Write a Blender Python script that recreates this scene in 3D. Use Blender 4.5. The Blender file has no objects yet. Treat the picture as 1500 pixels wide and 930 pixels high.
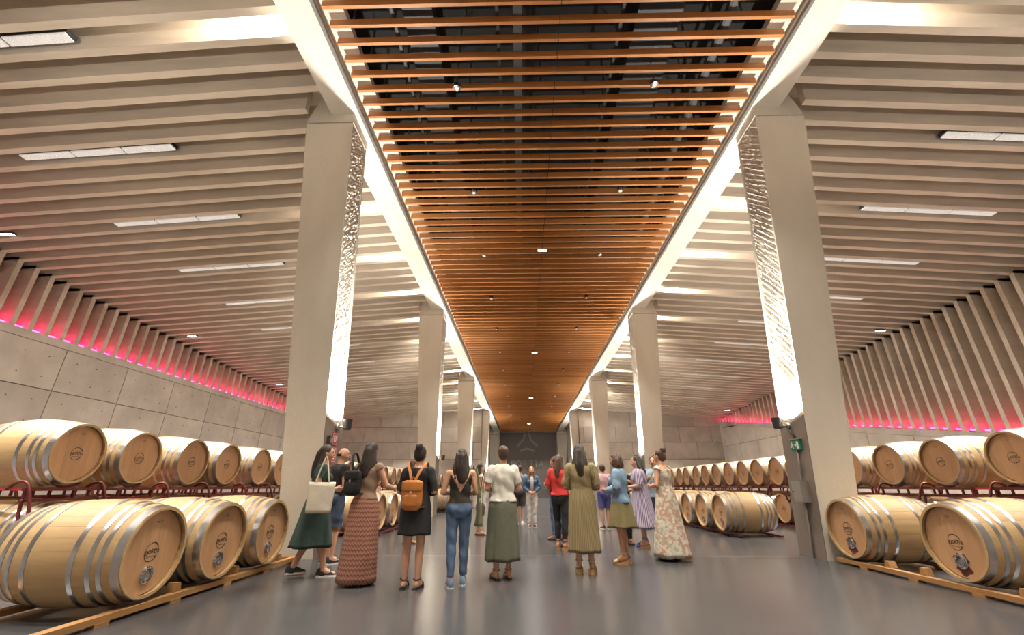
import bpy, bmesh, math, random
import numpy as np
from mathutils import Vector, Matrix

# ------------------------------------------------------------------ camera, world, exposure
random.seed(7); np.random.seed(7)
SC = bpy.context.scene
COL = SC.collection
CAM_X, EYE = -0.8, 1.12
PITCH = math.radians(21.7)
FPX = 620.0
YAW = math.atan(14 * math.cos(PITCH) / FPX)
cam_d = bpy.data.cameras.new('camera'); cam = bpy.data.objects.new('camera', cam_d); COL.objects.link(cam)
cam_d.sensor_fit = 'HORIZONTAL'; cam_d.sensor_width = 36.0; cam_d.lens = FPX / 1500.0 * 36.0
cam_d.clip_start = 0.05; cam_d.clip_end = 300
cam.location = (CAM_X, 0, EYE)
cam.rotation_euler = (math.pi / 2 + PITCH, 0, YAW)
SC.camera = cam
W = bpy.data.worlds.new('world'); SC.world = W; W.use_nodes = True
W.node_tree.nodes['Background'].inputs[0].default_value = (0.9, 0.8, 0.7, 1)
W.node_tree.nodes['Background'].inputs[1].default_value = 0.02
SC.view_settings.view_transform = 'Standard'
try: SC.view_settings.look = 'None'
except Exception: pass
SC.view_settings.gamma = 1.0
SC.view_settings.use_curve_mapping = False
SC.view_settings.exposure = 1.25
FLOOD_W, BAY_W, LOUVRE_W, SPOT_W, PINK_E = 1350.0, 85.0, 245.0, 600.0, 8.0
WARM = (1.0, 0.91, 0.78)

# ------------------------------------------------------------------ helpers
class MB:
    def __init__(s): s.v = []; s.f = []
    def hexa(s, p):            # 4 bottom points then 4 top points, both counter-clockwise from above
        b = len(s.v); s.v += [tuple(q) for q in p]
        s.f += [(b+3, b+2, b+1, b), (b+4, b+5, b+6, b+7), (b, b+1, b+5, b+4), (b+1, b+2, b+6, b+5), (b+2, b+3, b+7, b+6), (b+3, b, b+4, b+7)]
        return s
    def box(s, x0, x1, y0, y1, z0, z1):
        return s.hexa([(x0,y0,z0),(x1,y0,z0),(x1,y1,z0),(x0,y1,z0),(x0,y0,z1),(x1,y0,z1),(x1,y1,z1),(x0,y1,z1)])
    def loft(s, rings, caps=True, closed=True):
        n = len(rings[0]); b = len(s.v)
        for r in rings: s.v += [tuple(q) for q in r]
        for i in range(len(rings)-1):
            for j in range(n if closed else n-1):
                k = (j+1) % n
                s.f.append((b+i*n+j, b+i*n+k, b+(i+1)*n+k, b+(i+1)*n+j))
        if caps:
            s.f.append(tuple(b+j for j in range(n-1, -1, -1)))
            s.f.append(tuple(b+(len(rings)-1)*n+j for j in range(n)))
        return s
    def tube(s, path, r, n=8, caps=True):
        P = [Vector(p) for p in path]; rings = []
        up = Vector((0.03, 0.02, 1)).normalized()
        prev = None
        for i, p in enumerate(P):
            t = (P[min(i+1, len(P)-1)] - P[max(i-1, 0)]).normalized()
            a = prev if prev is not None else (up.cross(t) if abs(up.dot(t)) < .95 else Vector((1,0,0)).cross(t))
            a = (a - t*a.dot(t)).normalized(); prev = a
            c = t.cross(a); rr = r[i] if isinstance(r, (list, tuple)) else r
            rings.append([p + (a*math.cos(2*math.pi*k/n) + c*math.sin(2*math.pi*k/n))*rr for k in range(n)])
        return s.loft(rings, caps)
    def lathe(s, prof, n=32, axis='x', o=(0,0,0), caps=True):   # prof: (along, radius)
        rings = []
        for a, r in prof:
            ring = []
            for k in range(n):
                c, d = math.cos(2*math.pi*k/n)*r, math.sin(2*math.pi*k/n)*r
                q = (a, c, d) if axis == 'x' else ((c, -a, d) if axis == '-y' else (c, d, a))
                ring.append((q[0]+o[0], q[1]+o[1], q[2]+o[2]))
            rings.append(ring)
        return s.loft(rings, caps)
    def prism(s, poly, z0, z1, f=lambda x, y, z: (x, y, z)):
        return s.loft([[f(x, y, z0) for x, y in poly], [f(x, y, z1) for x, y in poly]])
    def ball(s, c, r, n=12, m=8):
        r = (r, r, r) if not isinstance(r, (tuple, list)) else r
        rings = []
        for i in range(1, m):
            a = math.pi*i/m - math.pi/2
            rings.append([(c[0]+r[0]*math.cos(a)*math.cos(2*math.pi*k/n), c[1]+r[1]*math.cos(a)*math.sin(2*math.pi*k/n), c[2]+r[2]*math.sin(a)) for k in range(n)])
        return s.loft(rings)
    def mesh(s, name, mat=None, smooth=False):
        me = bpy.data.meshes.new(name); me.from_pydata(s.v, [], s.f); me.update()
        if smooth: me.polygons.foreach_set('use_smooth', [True]*len(me.polygons))
        if mat: me.materials.append(mat)
        return me
    def build(s, name, mat, parent=None, smooth=False):
        return link(name, s.mesh(name, mat, smooth), parent)

def autosmooth(me, ang=35):
    try: me.set_sharp_from_angle(angle=math.radians(ang))
    except Exception: pass
    return me
def link(name, me, parent=None, loc=None, rot=None):
    o = bpy.data.objects.new(name, me); COL.objects.link(o)
    if parent is not None: o.parent = parent
    if loc is not None: o.location = loc
    if rot is not None: o.rotation_euler = rot
    return o
def empty(name, loc=(0,0,0), rz=0):
    o = bpy.data.objects.new(name, None); COL.objects.link(o); o.location = loc; o.rotation_euler = (0,0,rz); o.empty_display_size = .2
    return o
def tag(o, label=None, cat=None, group=None, kind=None):
    if label: o['label'] = label
    if cat: o['category'] = cat
    if group: o['group'] = group
    if kind: o['kind'] = kind
    return o
KIDS = {}
def copy_tree(o, parent=None):
    c = o.copy(); COL.objects.link(c); c.parent = parent
    for ch in list(o.children): copy_tree(ch, c)
    return c
def lamp(name, typ, loc, energy, color=WARM, parent=None, **kw):
    d = bpy.data.lights.new(name, typ); d.energy = energy; d.color = color
    rot = kw.pop('rot', None)
    for k, v in kw.items(): setattr(d, k, v)
    o = bpy.data.objects.new(name, d); COL.objects.link(o)
    if parent is not None: o.parent = parent
    o.location = loc
    if rot is not None: o.rotation_euler = rot
    return o
def aim(v):    # euler that points a lamp (-Z) along v
    return Vector(v).normalized().to_track_quat('-Z', 'Y').to_euler()

# ------------------------------------------------------------------ materials
def mat(name, col, rough=.6, metal=0., bump=0., bscale=20., var=0., vscale=4., stretch=(1,1,1), coat=0., emit=None, estr=0., objvar=0., spec=.5):
    m = bpy.data.materials.new(name); m.use_nodes = True
    nt = m.node_tree; N = nt.nodes; L = nt.links; B = N['Principled BSDF']
    B.inputs['Base Color'].default_value = (*col, 1); B.inputs['Roughness'].default_value = rough; B.inputs['Metallic'].default_value = metal
    B.inputs['Specular IOR Level'].default_value = spec
    if coat: B.inputs['Coat Weight'].default_value = coat; B.inputs['Coat Roughness'].default_value = .15
    if emit: B.inputs['Emission Color'].default_value = (*emit, 1); B.inputs['Emission Strength'].default_value = estr
    if var or bump or objvar:
        tc = N.new('ShaderNodeTexCoord'); mp = N.new('ShaderNodeMapping'); mp.inputs['Scale'].default_value = stretch
        L.new(tc.outputs['Object'], mp.inputs['Vector'])
        vec = mp.outputs['Vector']
        if objvar:
            oi = N.new('ShaderNodeObjectInfo')
            ad = N.new('ShaderNodeVectorMath'); ad.operation = 'ADD'
            sc = N.new('ShaderNodeMath'); sc.operation = 'MULTIPLY'; sc.inputs[1].default_value = 37.
            L.new(oi.outputs['Random'], sc.inputs[0]); L.new(vec, ad.inputs[0]); L.new(sc.outputs[0], ad.inputs[1]); vec = ad.outputs[0]
        if var or objvar:
            nz = N.new('ShaderNodeTexNoise'); nz.inputs['Scale'].default_value = vscale; nz.inputs['Detail'].default_value = 6; nz.inputs['Roughness'].default_value = .6
            L.new(vec, nz.inputs['Vector'])
            mr = N.new('ShaderNodeMapRange'); mr.inputs[1].default_value = .25; mr.inputs[2].default_value = .75; mr.inputs[3].default_value = 1-var; mr.inputs[4].default_value = 1+var
            L.new(nz.outputs['Fac'], mr.inputs[0]); val = mr.outputs[0]
            if objvar:
                m2 = N.new('ShaderNodeMapRange'); m2.inputs[3].default_value = 1-objvar; m2.inputs[4].default_value = 1+objvar
                L.new(oi.outputs['Random'], m2.inputs[0])
                mu = N.new('ShaderNodeMath'); mu.operation = 'MULTIPLY'; L.new(val, mu.inputs[0]); L.new(m2.outputs[0], mu.inputs[1]); val = mu.outputs[0]
            vm = N.new('ShaderNodeVectorMath'); vm.operation = 'SCALE'; vm.inputs[0].default_value = col
            L.new(val, vm.inputs['Scale']); L.new(vm.outputs[0], B.inputs['Base Color'])
        if bump:
            n2 = N.new('ShaderNodeTexNoise'); n2.inputs['Scale'].default_value = bscale; n2.inputs['Detail'].default_value = 4
            L.new(vec, n2.inputs['Vector'])
            bp = N.new('ShaderNodeBump'); bp.inputs['Strength'].default_value = bump; bp.inputs['Distance'].default_value = .02
            L.new(n2.outputs['Fac'], bp.inputs['Height']); L.new(bp.outputs[0], B.inputs['Normal'])
    return m
def emis(name, col, s):
    m = bpy.data.materials.new(name); m.use_nodes = True; nt = m.node_tree; nt.nodes.remove(nt.nodes['Principled BSDF'])
    e = nt.nodes.new('ShaderNodeEmission'); e.inputs[0].default_value = (*col, 1); e.inputs[1].default_value = s
    nt.links.new(e.outputs[0], nt.nodes['Material Output'].inputs[0]); return m

M = {}
M['conc'] = mat('concrete', (.58, .52, .43), .75, bump=.25, bscale=30, var=.13, vscale=1.3)
M['conc_col'] = mat('concrete_column', (.71, .66, .57), .7, bump=.2, bscale=40, var=.10, vscale=1.1, stretch=(1,1,.35))
M['conc_rough'] = mat('concrete_broken', (.62, .57, .49), .85, bump=.5, bscale=60, var=.12, vscale=9)
M['conc_rib'] = mat('concrete_rib', (.61, .535, .435), .75, bump=.2, bscale=25, var=.16, vscale=1.5, stretch=(.35,2,2), objvar=.06)
M['conc_wall'] = mat('concrete_wall', (.57, .52, .455), .75, bump=.2, bscale=20, var=.20, vscale=.9, objvar=.07)
M['joint'] = mat('joint_shadow', (.12, .11, .10), .9)
M['slat'] = mat('cedar_slat', (.49, .205, .06), .42, bump=.12, bscale=10, var=.22, vscale=3, stretch=(.5,14,14), objvar=.16)
M['void'] = mat('black_void', (.012, .012, .012), .9)
M['duct'] = mat('dark_duct', (.018, .018, .02), .5)
M['hanger'] = mat('grey_hanger', (.07, .07, .075), .5, .2)
M['lip'] = mat('grey_lip', (.16, .15, .14), .5)
M['panel_dark'] = mat('dark_panel', (.12, .108, .098), .55, var=.1, vscale=1)
M['emblem'] = mat('dark_emblem', (.22, .205, .19), .45)
M['oak'] = mat('barrel_oak', (.46, .31, .15), .55, bump=.08, bscale=12, var=.12, vscale=3.5, stretch=(.6,5,5), objvar=.05)
M['oak_head'] = mat('barrel_head_oak', (.47, .27, .135), .5, bump=.06, bscale=10, var=.10, vscale=4, stretch=(5,5,.6), objvar=.06)
M['hoop'] = mat('galvanised_hoop', (.50, .51, .54), .28, .95, bump=.04, bscale=30, var=.12, vscale=9)
M['steel'] = mat('polished_steel', (.62, .62, .64), .16, 1.)
M['ink'] = mat('burnt_logo', (.06, .035, .02), .7)
M['wine'] = mat('wine_stain', (.10, .018, .02), .5)
M['rack'] = mat('red_rack', (.12, .013, .013), .4, .2)
M['rack_bright'] = mat('red_rack_bright', (.42, .03, .035), .4, .1)
M['pine'] = mat('pine_rail', (.33, .17, .06), .6, bump=.1, bscale=8, var=.2, vscale=3, stretch=(6,.6,6), objvar=.08)
M['metal_panel'] = mat('column_base_panel', (.20, .165, .14), .5, .25, var=.06, vscale=2)
M['grey_metal'] = mat('grey_metal', (.32, .31, .29), .4, .6)
M['black'] = mat('black_plastic', (.02, .02, .022), .4)
M['green'] = mat('exit_green', (.012, .22, .12), .4)
M['white'] = mat('white_print', (.8, .8, .78), .5)
M['red'] = mat('fire_red', (.55, .025, .025), .4)
M['lens'] = emis('flood_lens', (1, .96, .9), 30)
M['tube'] = emis('uplight_tube', (1, .93, .82), 25)
M['louvre'] = mat('louvre', (.6, .58, .56), .4, emit=(1, .93, .86), estr=.14)
M['downlight'] = emis('downlight', (1, .97, .95), 6)
M['pink'] = emis('pink_led', (1, .03, .16), PINK_E)

def floor_mat():
    m = mat('epoxy_floor', (.15, .145, .14), .3)
    nt = m.node_tree; N = nt.nodes; L = nt.links; B = N['Principled BSDF']
    tc = N.new('ShaderNodeTexCoord')
    a = N.new('ShaderNodeTexNoise'); a.inputs['Scale'].default_value = .5; a.inputs['Detail'].default_value = 5
    L.new(tc.outputs['Object'], a.inputs['Vector'])
    r = N.new('ShaderNodeMapRange'); r.inputs[3].default_value = .20; r.inputs[4].default_value = .29; L.new(a.outputs['Fac'], r.inputs[0]); L.new(r.outputs[0], B.inputs['Roughness'])
    c = N.new('ShaderNodeMapRange'); c.inputs[3].default_value = .8; c.inputs[4].default_value = 1.2; L.new(a.outputs['Fac'], c.inputs[0])
    v = N.new('ShaderNodeVectorMath'); v.operation = 'SCALE'; v.inputs[0].default_value = (.060, .061, .066); L.new(c.outputs[0], v.inputs['Scale']); L.new(v.outputs[0], B.inputs['Base Color'])
    return m
M['floor'] = floor_mat()

# ------------------------------------------------------------------ the hall
Y_BACK, Y_SIDE, Y_END = -7.0, 38.0, 49.0
X_L, X_R = -17.3, 16.4
KZ, SX = 0.06, 0.07
def half_w(y): return 4.75 - .033*y            # inner edge of the long beams
def beam_z(y): return 9.62 - KZ*y              # underside of beams
def roof_z(x, y): return beam_z(y) + .01 - SX*(abs(x)-half_w(y)-.66)
LEDGE_L = 5.98
def ledge_r(y): return 2.75 + .156*(y-15.1)
RIB0, RIBP, RIBT = 5.02, .53, .15
COLY = [7.85 + 10.25*i for i in range(-1, 4)] + [48.8]

fl = MB().box(X_L-.8, X_R+.8, Y_BACK, Y_END+.3, -.2, 0).build('floor', M['floor']); tag(fl, 'polished grey epoxy floor of the barrel hall', kind='structure')
jt = MB()
for y in (1.2, 8.3, 18.4, 28.7, 38.6): jt.box(-4.0, 4.0, y, y+.012, .0, .0015)
jt.build('floor_joint', mat('joint_sealant', (.24,.23,.22), .4), fl)

# ribbed side ceilings
for side, XW in ((-1, -X_L), (1, X_R)):
    nm = 'ceiling_left' if side < 0 else 'ceiling_right'
    p = []
    for z_up in (.72, .95):
        a = [(half_w(Y_BACK)+.3, Y_BACK), (XW+.7, Y_BACK), (XW+.7, Y_SIDE+.2), (half_w(Y_SIDE)+.3, Y_SIDE+.2)]
        if side < 0: a = a[::-1]
        p += [(side*x, y, roof_z(x, y)+z_up) for x, y in a]
    slab = MB().hexa(p).build(nm, M['conc_rib'])
    tag(slab, 'concrete roof slab with hanging ribs over the ' + ('fire sign' if side < 0 else 'exit sign') + ' side', kind='structure')
    i0 = int((Y_BACK-RIB0)/RIBP)+1
    y = RIB0 + i0*RIBP
    while y < Y_SIDE - .2:
        xi = half_w(y)+.64; xo = XW+.62
        for yc in COLY:          # ribs stop at the column heads
            H = beam_z(yc)-.27; yn = yc-KZ*H
            if yn-.62 < y < yn+1.0: xi = half_w(yc)+.06+(.06 if side < 0 else 0)+1.08
        q = []
        for up in (0, .75):
            a = [(xi, y), (xo, y), (xo, y+RIBT), (xi, y+RIBT)]
            if side < 0: a = a[::-1]
            q += [(side*x, yy, roof_z(x, yy)+up) for x, yy in a]
        MB().hexa(q).build('rib', M['conc_rib'], slab)
        y += RIBP

# long beams and grey lips
for side in (-1, 1):
    q = []
    for up in (0, 1.5):
        a = [(half_w(Y_BACK), Y_BACK), (half_w(Y_BACK)+.66, Y_BACK), (half_w(Y_END)+.66, Y_END), (half_w(Y_END), Y_END)]
        if side < 0: a = a[::-1]
        q += [(side*x, yy, beam_z(yy)+up) for x, yy in a]
    b = MB().hexa(q).build('trim_1' if side < 0 else 'trim_2', M['conc_col'])
    tag(b, 'long concrete beam beside the cedar ceiling on the ' + ('fire sign' if side < 0 else 'exit sign') + ' side', kind='structure')
    q = []
    for up in (-.035, .05):
        a = [(half_w(Y_BACK)-.07, Y_BACK), (half_w(Y_BACK)-.004, Y_BACK), (half_w(Y_END)-.004, Y_END), (half_w(Y_END)-.07, Y_END)]
        if side < 0: a = a[::-1]
        q += [(side*x, yy, beam_z(yy)+up) for x, yy in a]
    MB().hexa(q).build('metal_lip', M['lip'], b)
    q = []
    for up in (.24, .40):
        a = [(half_w(Y_BACK)-.46, Y_BACK), (half_w(Y_BACK)-.001, Y_BACK), (half_w(Y_END)-.001, Y_END), (half_w(Y_END)-.46, Y_END)]
        if side < 0: a = a[::-1]
        q += [(side*x, yy, beam_z(yy)+up) for x, yy in a]
    MB().hexa(q).build('flange', M['conc_col'], b)

# cedar slat ceiling with the black service void above
q = []
for up in (1.15, 1.3):
    a = [(-half_w(Y_BACK)-.1, Y_BACK), (half_w(Y_BACK)+.1, Y_BACK), (half_w(Y_END)+.1, Y_END), (-half_w(Y_END)-.1, Y_END)]
    q += [(x, yy, beam_z(yy)+up) for x, yy in a]
cv = MB().hexa(q).build('ceiling_centre', M['void']); tag(cv, 'suspended cedar slat ceiling under a black service void', kind='structure')
def along(name, m, x0, x1, z0, z1, ya, yb):     # bar that follows the roof slope
    q = []
    for up in (z0, z1):
        q += [(x, yy, beam_z(yy)+up) for x, yy in ((x0, ya), (x1, ya), (x1, yb), (x0, yb))]
    return MB().hexa(q).build(name, m, cv)
for x in (-3.2, -1.2, 1.2, 3.2): along('carrier_rail', M['duct'], x-.03, x+.03, .20, .26, 1.5, Y_END-.05)
along('duct', M['duct'], -3.1, -2.5, .62, 1.0, 1.5, 40); along('duct', M['duct'], 1.6, 2.5, .66, 1.05, 1.5, 40)
along('cable_tray', M['hanger'], -.9, -.72, .5, .56, 1.5, 40); along('cable_tray', M['hanger'], 3.3, 3.5, .55, .6, 1.5, 40)
y = 4.1; k = 0
hm = MB().box(-.02, .02, -.005, .005, 0, .9).mesh('hanger', M['hanger'])
while y < 16:
    for x in (-3.9, -3.2, -1.9, -.4, 1.2, 2.8, 3.6):
        o = link('hanger', hm, cv, (x+.12*math.sin(k*2.1), y, beam_z(y)+.24)); k += 1
    y += .68
y = 2.2; SLP = .34
ys = 5.42 - SLP*9
n = 0
while True:
    y = ys + n*SLP; n += 1
    if y > Y_END - .06: break
    w = half_w(y)-.16
    for side in (-1, 1):
        a = [(.008, y-.03), (w, y-.03), (w, y+.03), (.008, y+.03)]
        if side < 0: a = a[::-1]
        q = []
        for up in (0.02, .18): q += [(side*x, yy, beam_z(y)+up) for x, yy in a]
        MB().hexa(q).build('slat', M['slat'], cv)

# end wall, alcove walls, side end walls, back wall
def wallbox(name, label, m, *b):
    return tag(MB().box(*b).build(name, m), label, kind='structure')
we = wallbox('wall_end', 'concrete end wall around the dark emblem panel', M['conc_wall'], -9, 9, Y_END, Y_END+.3, 0, 9)
for side in (-1, 1):
    x = half_w(Y_SIDE)+.75
    wallbox('wall_alcove_left' if side < 0 else 'wall_alcove_right', 'concrete alcove wall beside the emblem panel on the ' + ('fire sign' if side < 0 else 'exit sign') + ' side', M['conc_wall'],
            *sorted((side*x, side*(x+.3))), Y_SIDE+.3, Y_END, 0, 8.6)
PANELS = {}
def panel_mesh(key, w, h, d=.06, g=.014):
    k = (key, round(w, 3), round(h, 3))
    if k not in PANELS: PANELS[k] = MB().box(-w/2+g, w/2-g, -d, 0, g, h-g).mesh('panel', M['conc_wall'])
    return PANELS[k]
for side in (-1, 1):
    x0, x1 = sorted((side*(half_w(Y_SIDE)+.75), side*18.2))
    wl = wallbox('wall_far_left' if side < 0 else 'wall_far_right', 'far concrete panel wall behind the barrels on the ' + ('fire sign' if side < 0 else 'exit sign') + ' side', M['joint'], x0, x1, Y_SIDE+.07, Y_SIDE+.37, 0, 8.2)
    zs = [0, 1.9, 3.24, 4.6, 5.9, 7.4]
    for r in range(5):
        x = -18.65 if r % 2 == 0 else -18.65+1.37
        while x < 18.3:
            lo, hi = max(x, x0), min(x+2.74, x1)
            if hi-lo > .3:
                link('panel', panel_mesh('f', hi-lo, zs[r+1]-zs[r]), wl, ((lo+hi)/2, Y_SIDE+.06, zs[r]))
            x += 2.74
wallbox('wall_back', 'concrete wall behind the viewer closing the hall', M['conc_wall'], -18.2, 18.2, Y_BACK-.3, Y_BACK, 0, 11)

# long side walls: panels below a coping, fins and pink lights above it
hole = MB().lathe([(0, .022), (.004, .022)], 10, 'x').mesh('tie_hole', M['joint'])
pinkm = MB().box(-.07, .07, -.15, .15, 0, .05).mesh('lens', M['pink'])
pinkb = MB().box(-.1, .09, -.17, .17, -.04, -.003).mesh('housing', M['grey_metal'])
for side, XW in ((-1, -X_L), (1, X_R)):
    sn = 'fire sign' if side < 0 else 'exit sign'
    led = (lambda y: LEDGE_L) if side < 0 else ledge_r
    YS = Y_BACK if side < 0 else 1.4
    wl = MB().box(*sorted((side*(XW+.62), side*(XW+.9))), Y_BACK, Y_SIDE+.1, 0, 11).build('wall_left' if side < 0 else 'wall_right', M['conc_wall'])
    tag(wl, 'concrete side wall with upright fins on the ' + sn + ' side', kind='structure')
    def strip(name, m, dx0, dx1, top, bot, ya, yb):
        q = []
        for zf in (bot, top):
            a = [(XW+dx0, ya), (XW+dx1, ya), (XW+dx1, yb), (XW+dx0, yb)]
            if side < 0: a = a[::-1]
            q += [(side*x, yy, zf(yy)) for x, yy in a]
        return MB().hexa(q).build(name, m, wl)
    strip('backing', M['joint'], .07, .6, lambda y: led(y)-.03, lambda y: 0, YS, Y_SIDE)
    strip('coping', M['conc_wall'], -.05, .61, led, lambda y: led(y)-.26, YS, Y_SIDE)
    rows = [0, 1.26, 2.75, 4.23, 5.72, 7.2]
    y = 14.44 - 2.56*8
    while y < Y_SIDE:
        ya, yb = max(y, Y_BACK), min(y+2.56, Y_SIDE)
        for r in range(5):
            ta, tb = min(rows[r+1], led(ya)-.26), min(rows[r+1], led(yb)-.26)
            if ta-rows[r] < .12 or tb-rows[r] < .12:
                if max(ta, tb)-rows[r] < .12: continue
                ta, tb = max(ta, rows[r]+.05), max(tb, rows[r]+.05)
            g = .014; q = []
            for za, zb in ((rows[r]+g, rows[r]+g), (ta-g, tb-g)):
                a = [(XW, ya+g, za), (XW+.06, ya+g, za), (XW+.06, yb-g, zb), (XW, yb-g, zb)]
                if side < 0: a = a[::-1]
                q += [(side*x, yy, z) for x, yy, z in a]
            pn = MB().hexa(q).build('panel', M['conc_wall'], wl)
            if side < 0 and r >= 2 and y < 30 and yb > 8:
                for hy in (.5, 1.28, 2.06):
                    for hz in (.4, 1.1): link('tie_hole', hole, wl, (side*XW+.001, ya+hy, rows[r]+hz))
        y += 2.56
    # fins
    i0 = int((2.0-RIB0)/RIBP)
    y = RIB0 + i0*RIBP
    while y < Y_SIDE - .2:
        zb, zt = led(y), roof_z(XW, y)+.1
        if zt - zb > .3:
            q = []
            for z in (zb-.02, zt):
                a = [(XW, y), (XW+.63, y), (XW+.63, y+RIBT), (XW, y+RIBT)]
                if side < 0: a = a[::-1]
                q += [(side*x, yy, z) for x, yy in a]
            MB().hexa(q).build('fin', M['conc_rib'], wl)
            ym = y+RIBT+(RIBP-RIBT)/2
            e = empty('ledge_light', (side*(XW+.22), ym, led(ym)+.045))
            if side > 0: e.rotation_euler = (math.atan(.156), 0, 0)
            link('lens', pinkm, e); link('housing', pinkb, e)
            tag(e, 'pink light strip on the ledge between concrete fins on the ' + sn + ' side', 'light', 'pink ledge lights on the ' + sn + ' side')
        y += RIBP

# ------------------------------------------------------------------ columns
rng = np.random.default_rng(3)
def col_x(i, side):       # inner face at the base and at the top
    y = COLY[i]
    b = {0: 4.2, 1: 4.1, 2: 4.13, 3: 4.0, 4: 3.8, 5: 3.25}[i]; t = half_w(y)+.06
    if side < 0: b += .14; t += .06
    return b, t
ZT = lambda y: beam_z(y) - .27
def col_pts(i, side, z, y):
    b, t = col_x(i, side); H = ZT(y)
    u = z/H; xi = b+(t-b)*u; xo = xi+.62+.46*u
    yn = y - KZ*z; yf = yn+.73+.14*u
    return xi, xo, yn, yf
ORD = ['behind the viewer', 'first', 'second', 'third', 'fourth', 'last']
def make_column(i, side):
    y = COLY[i]; H = ZT(y); sn = 'fire sign' if side < 0 else 'exit sign'
    root = empty('concrete_column', (0, 0, 0))
    if i == 1: lab = 'tall tapered concrete column carrying the ' + ('red fire signs' if side < 0 else 'green exit sign')
    elif i == 0: lab = 'tapered concrete column behind the viewer on the ' + sn + ' side'
    elif i == 5: lab = 'concrete column set into the end wall beside the dark panel, ' + sn + ' side'
    else: lab = ORD[i] + ' concrete column along the row that begins with the ' + sn + ' column'
    tag(root, lab, 'column')
    def ring(z, inset=0):
        xi, xo, yn, yf = col_pts(i, side, z, y)
        a = [(xi+inset, yn+inset), (xo-inset, yn+inset), (xo-inset, yf-inset), (xi+inset, yf-inset)]
        if side < 0: a = a[::-1]
        return [(side*px, py, z) for px, py in a]
    d = .05
    def ring2(z):      # shaft proper, inner face set back where the broken face sits
        xi, xo, yn, yf = col_pts(i, side, z, y)
        a = [(xi, yn), (xo, yn), (xo, yf), (xi, yf), (xi, yf-.03), (xi+d, yf-.03), (xi+d, yn+.03), (xi, yn+.03)]
        if side < 0: a = a[::-1]
        return [(side*px, py, z) for px, py in a]
    MB().loft([ring2(0), ring2(H*.5), ring2(H)]).build('shaft', M['conc_col'], root)
    # broken concrete face
    nu, nv = (26, 430) if i == 1 else (12, 150)
    z0 = 2.12; vs = []; fs = []
    nz = np.zeros((nv, nu))
    U, V = np.meshgrid(np.linspace(0, 1, nu), np.linspace(z0, H, nv))
    for k in range(26):
        ph = rng.uniform(0, 6.28); fr = rng.uniform(40, 260); an = rng.uniform(.85, 1.15)
        nz += np.abs(np.sin((V*fr*.5 - U*.8*fr*an*.5 + ph)))**3*rng.uniform(.2, 1)/ (1+fr*.01)
    nz += rng.uniform(-.1, .1, nz.shape); nz = (nz-nz.min())/(nz.max()-nz.min())
    for a in range(nv):
        xi, xo, yn, yf = col_pts(i, side, float(V[a, 0]), y)
        for b in range(nu):
            yy = yn+.03+(yf-yn-.06)*U[a, b]; dep = d - .056*nz[a, b] if 0 < b < nu-1 else d
            vs.append((side*(xi+dep), yy, float(V[a, b])))
    for a in range(nv-1):
        for b in range(nu-1):
            f = (a*nu+b, a*nu+b+1, (a+1)*nu+b+1, (a+1)*nu+b)
            fs.append(f if side < 0 else f[::-1])
    mb = MB(); mb.v = vs; mb.f = fs; mb.build('broken_face', M['conc_rough'], root)
    # smooth metal panel at the foot, its top edge slanting
    q = []
    for zz in (0, 1):
        xa = []
        for (yo, zt) in ((0, 2.30), (1, 2.14)):
            z = 0.0 if zz == 0 else zt
            xi, xo, yn, yf = col_pts(i, side, z, y)
            xa.append((xi, (yn+.004) if yo == 0 else (yf-.004), z))
        (x1, y1, za), (x2, y2, zb) = xa
        a = [(x1-.012, y1, za), (x1+d, y1, za), (x2+d, y2, zb), (x2-.012, y2, zb)]
        if side < 0: a = a[::-1]
        q += [(side*px, py, pz) for px, py, pz in a]
    MB().hexa(q).build('base_panel', M['metal_panel'], root)
    # capital
    MB().loft([ring(H-.01, .05), ring(H+.05, .05)]).build('joint', M['joint'], root)
    xi, xo, yn, yf = col_pts(i, side, H, y)
    def cring(x0, x1, y0, y1, z):
        a = [(x0, y0), (x1, y0), (x1, y1), (x0, y1)]
        if side < 0: a = a[::-1]
        return [(side*px, py, z) for px, py in a]
    MB().loft([cring(xi+.0, xo, yn, yf, H+.035), cring(xi+.01, xo-.10, yn+.03, yf, H+.5), cring(xi+.08, xo-.3, yn+.10, yf, H+1.3)]).build('capital', M['conc_col'], root)
    if i == 5: return root
    # floodlight with bracket on the base panel
    z = 2.16; xi, xo, yn, yf = col_pts(i, side, z, y); ym = (yn+yf)/2+.1
    f = empty('floodlight', (side*(xi-.012), ym, z)); f.rotation_euler = (0, 0, 0 if side > 0 else math.pi)
    tag(f, 'small black floodlight aimed up the ' + ('column with the red fire signs' if (i, side) == (1, -1) else 'column with the green exit sign' if (i, side) == (1, 1) else ORD[i] + ' column of the ' + sn + ' row'), 'floodlight')
    MB().lathe([(-.05, .055), (-.03, .065), (0, .065)], 20, 'x').build('mount', M['grey_metal'], f, True)
    MB().tube([(-.05, 0, 0), (-.12, 0, .0), (-.15, 0, .02)], .022, 8).build('bracket', M['grey_metal'], f, True)
    hd = MB().lathe([(-.09, .06), (-.07, .08), (.06, .085), (.11, .088), (.11, .076), (.095, .076)], 20, 'z', (-.20, 0, .04)).build('head', M['black'], f, True); autosmooth(hd.data)
    MB().lathe([(.096, .074), (.1, .074)], 20, 'z', (-.20, 0, .04)).build('lens', M['lens'], f)
    lamp('flood_lamp', 'SPOT', (-.20, 0, .19), FLOOD_W, (1, .93, .83), f, spot_size=math.radians(140), spot_blend=.9, shadow_soft_size=.06, rot=aim((.62, -.06 if side > 0 else .06, 1)))
    return root
for i in range(6):
    for side in (-1, 1): make_column(i, side)

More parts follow.
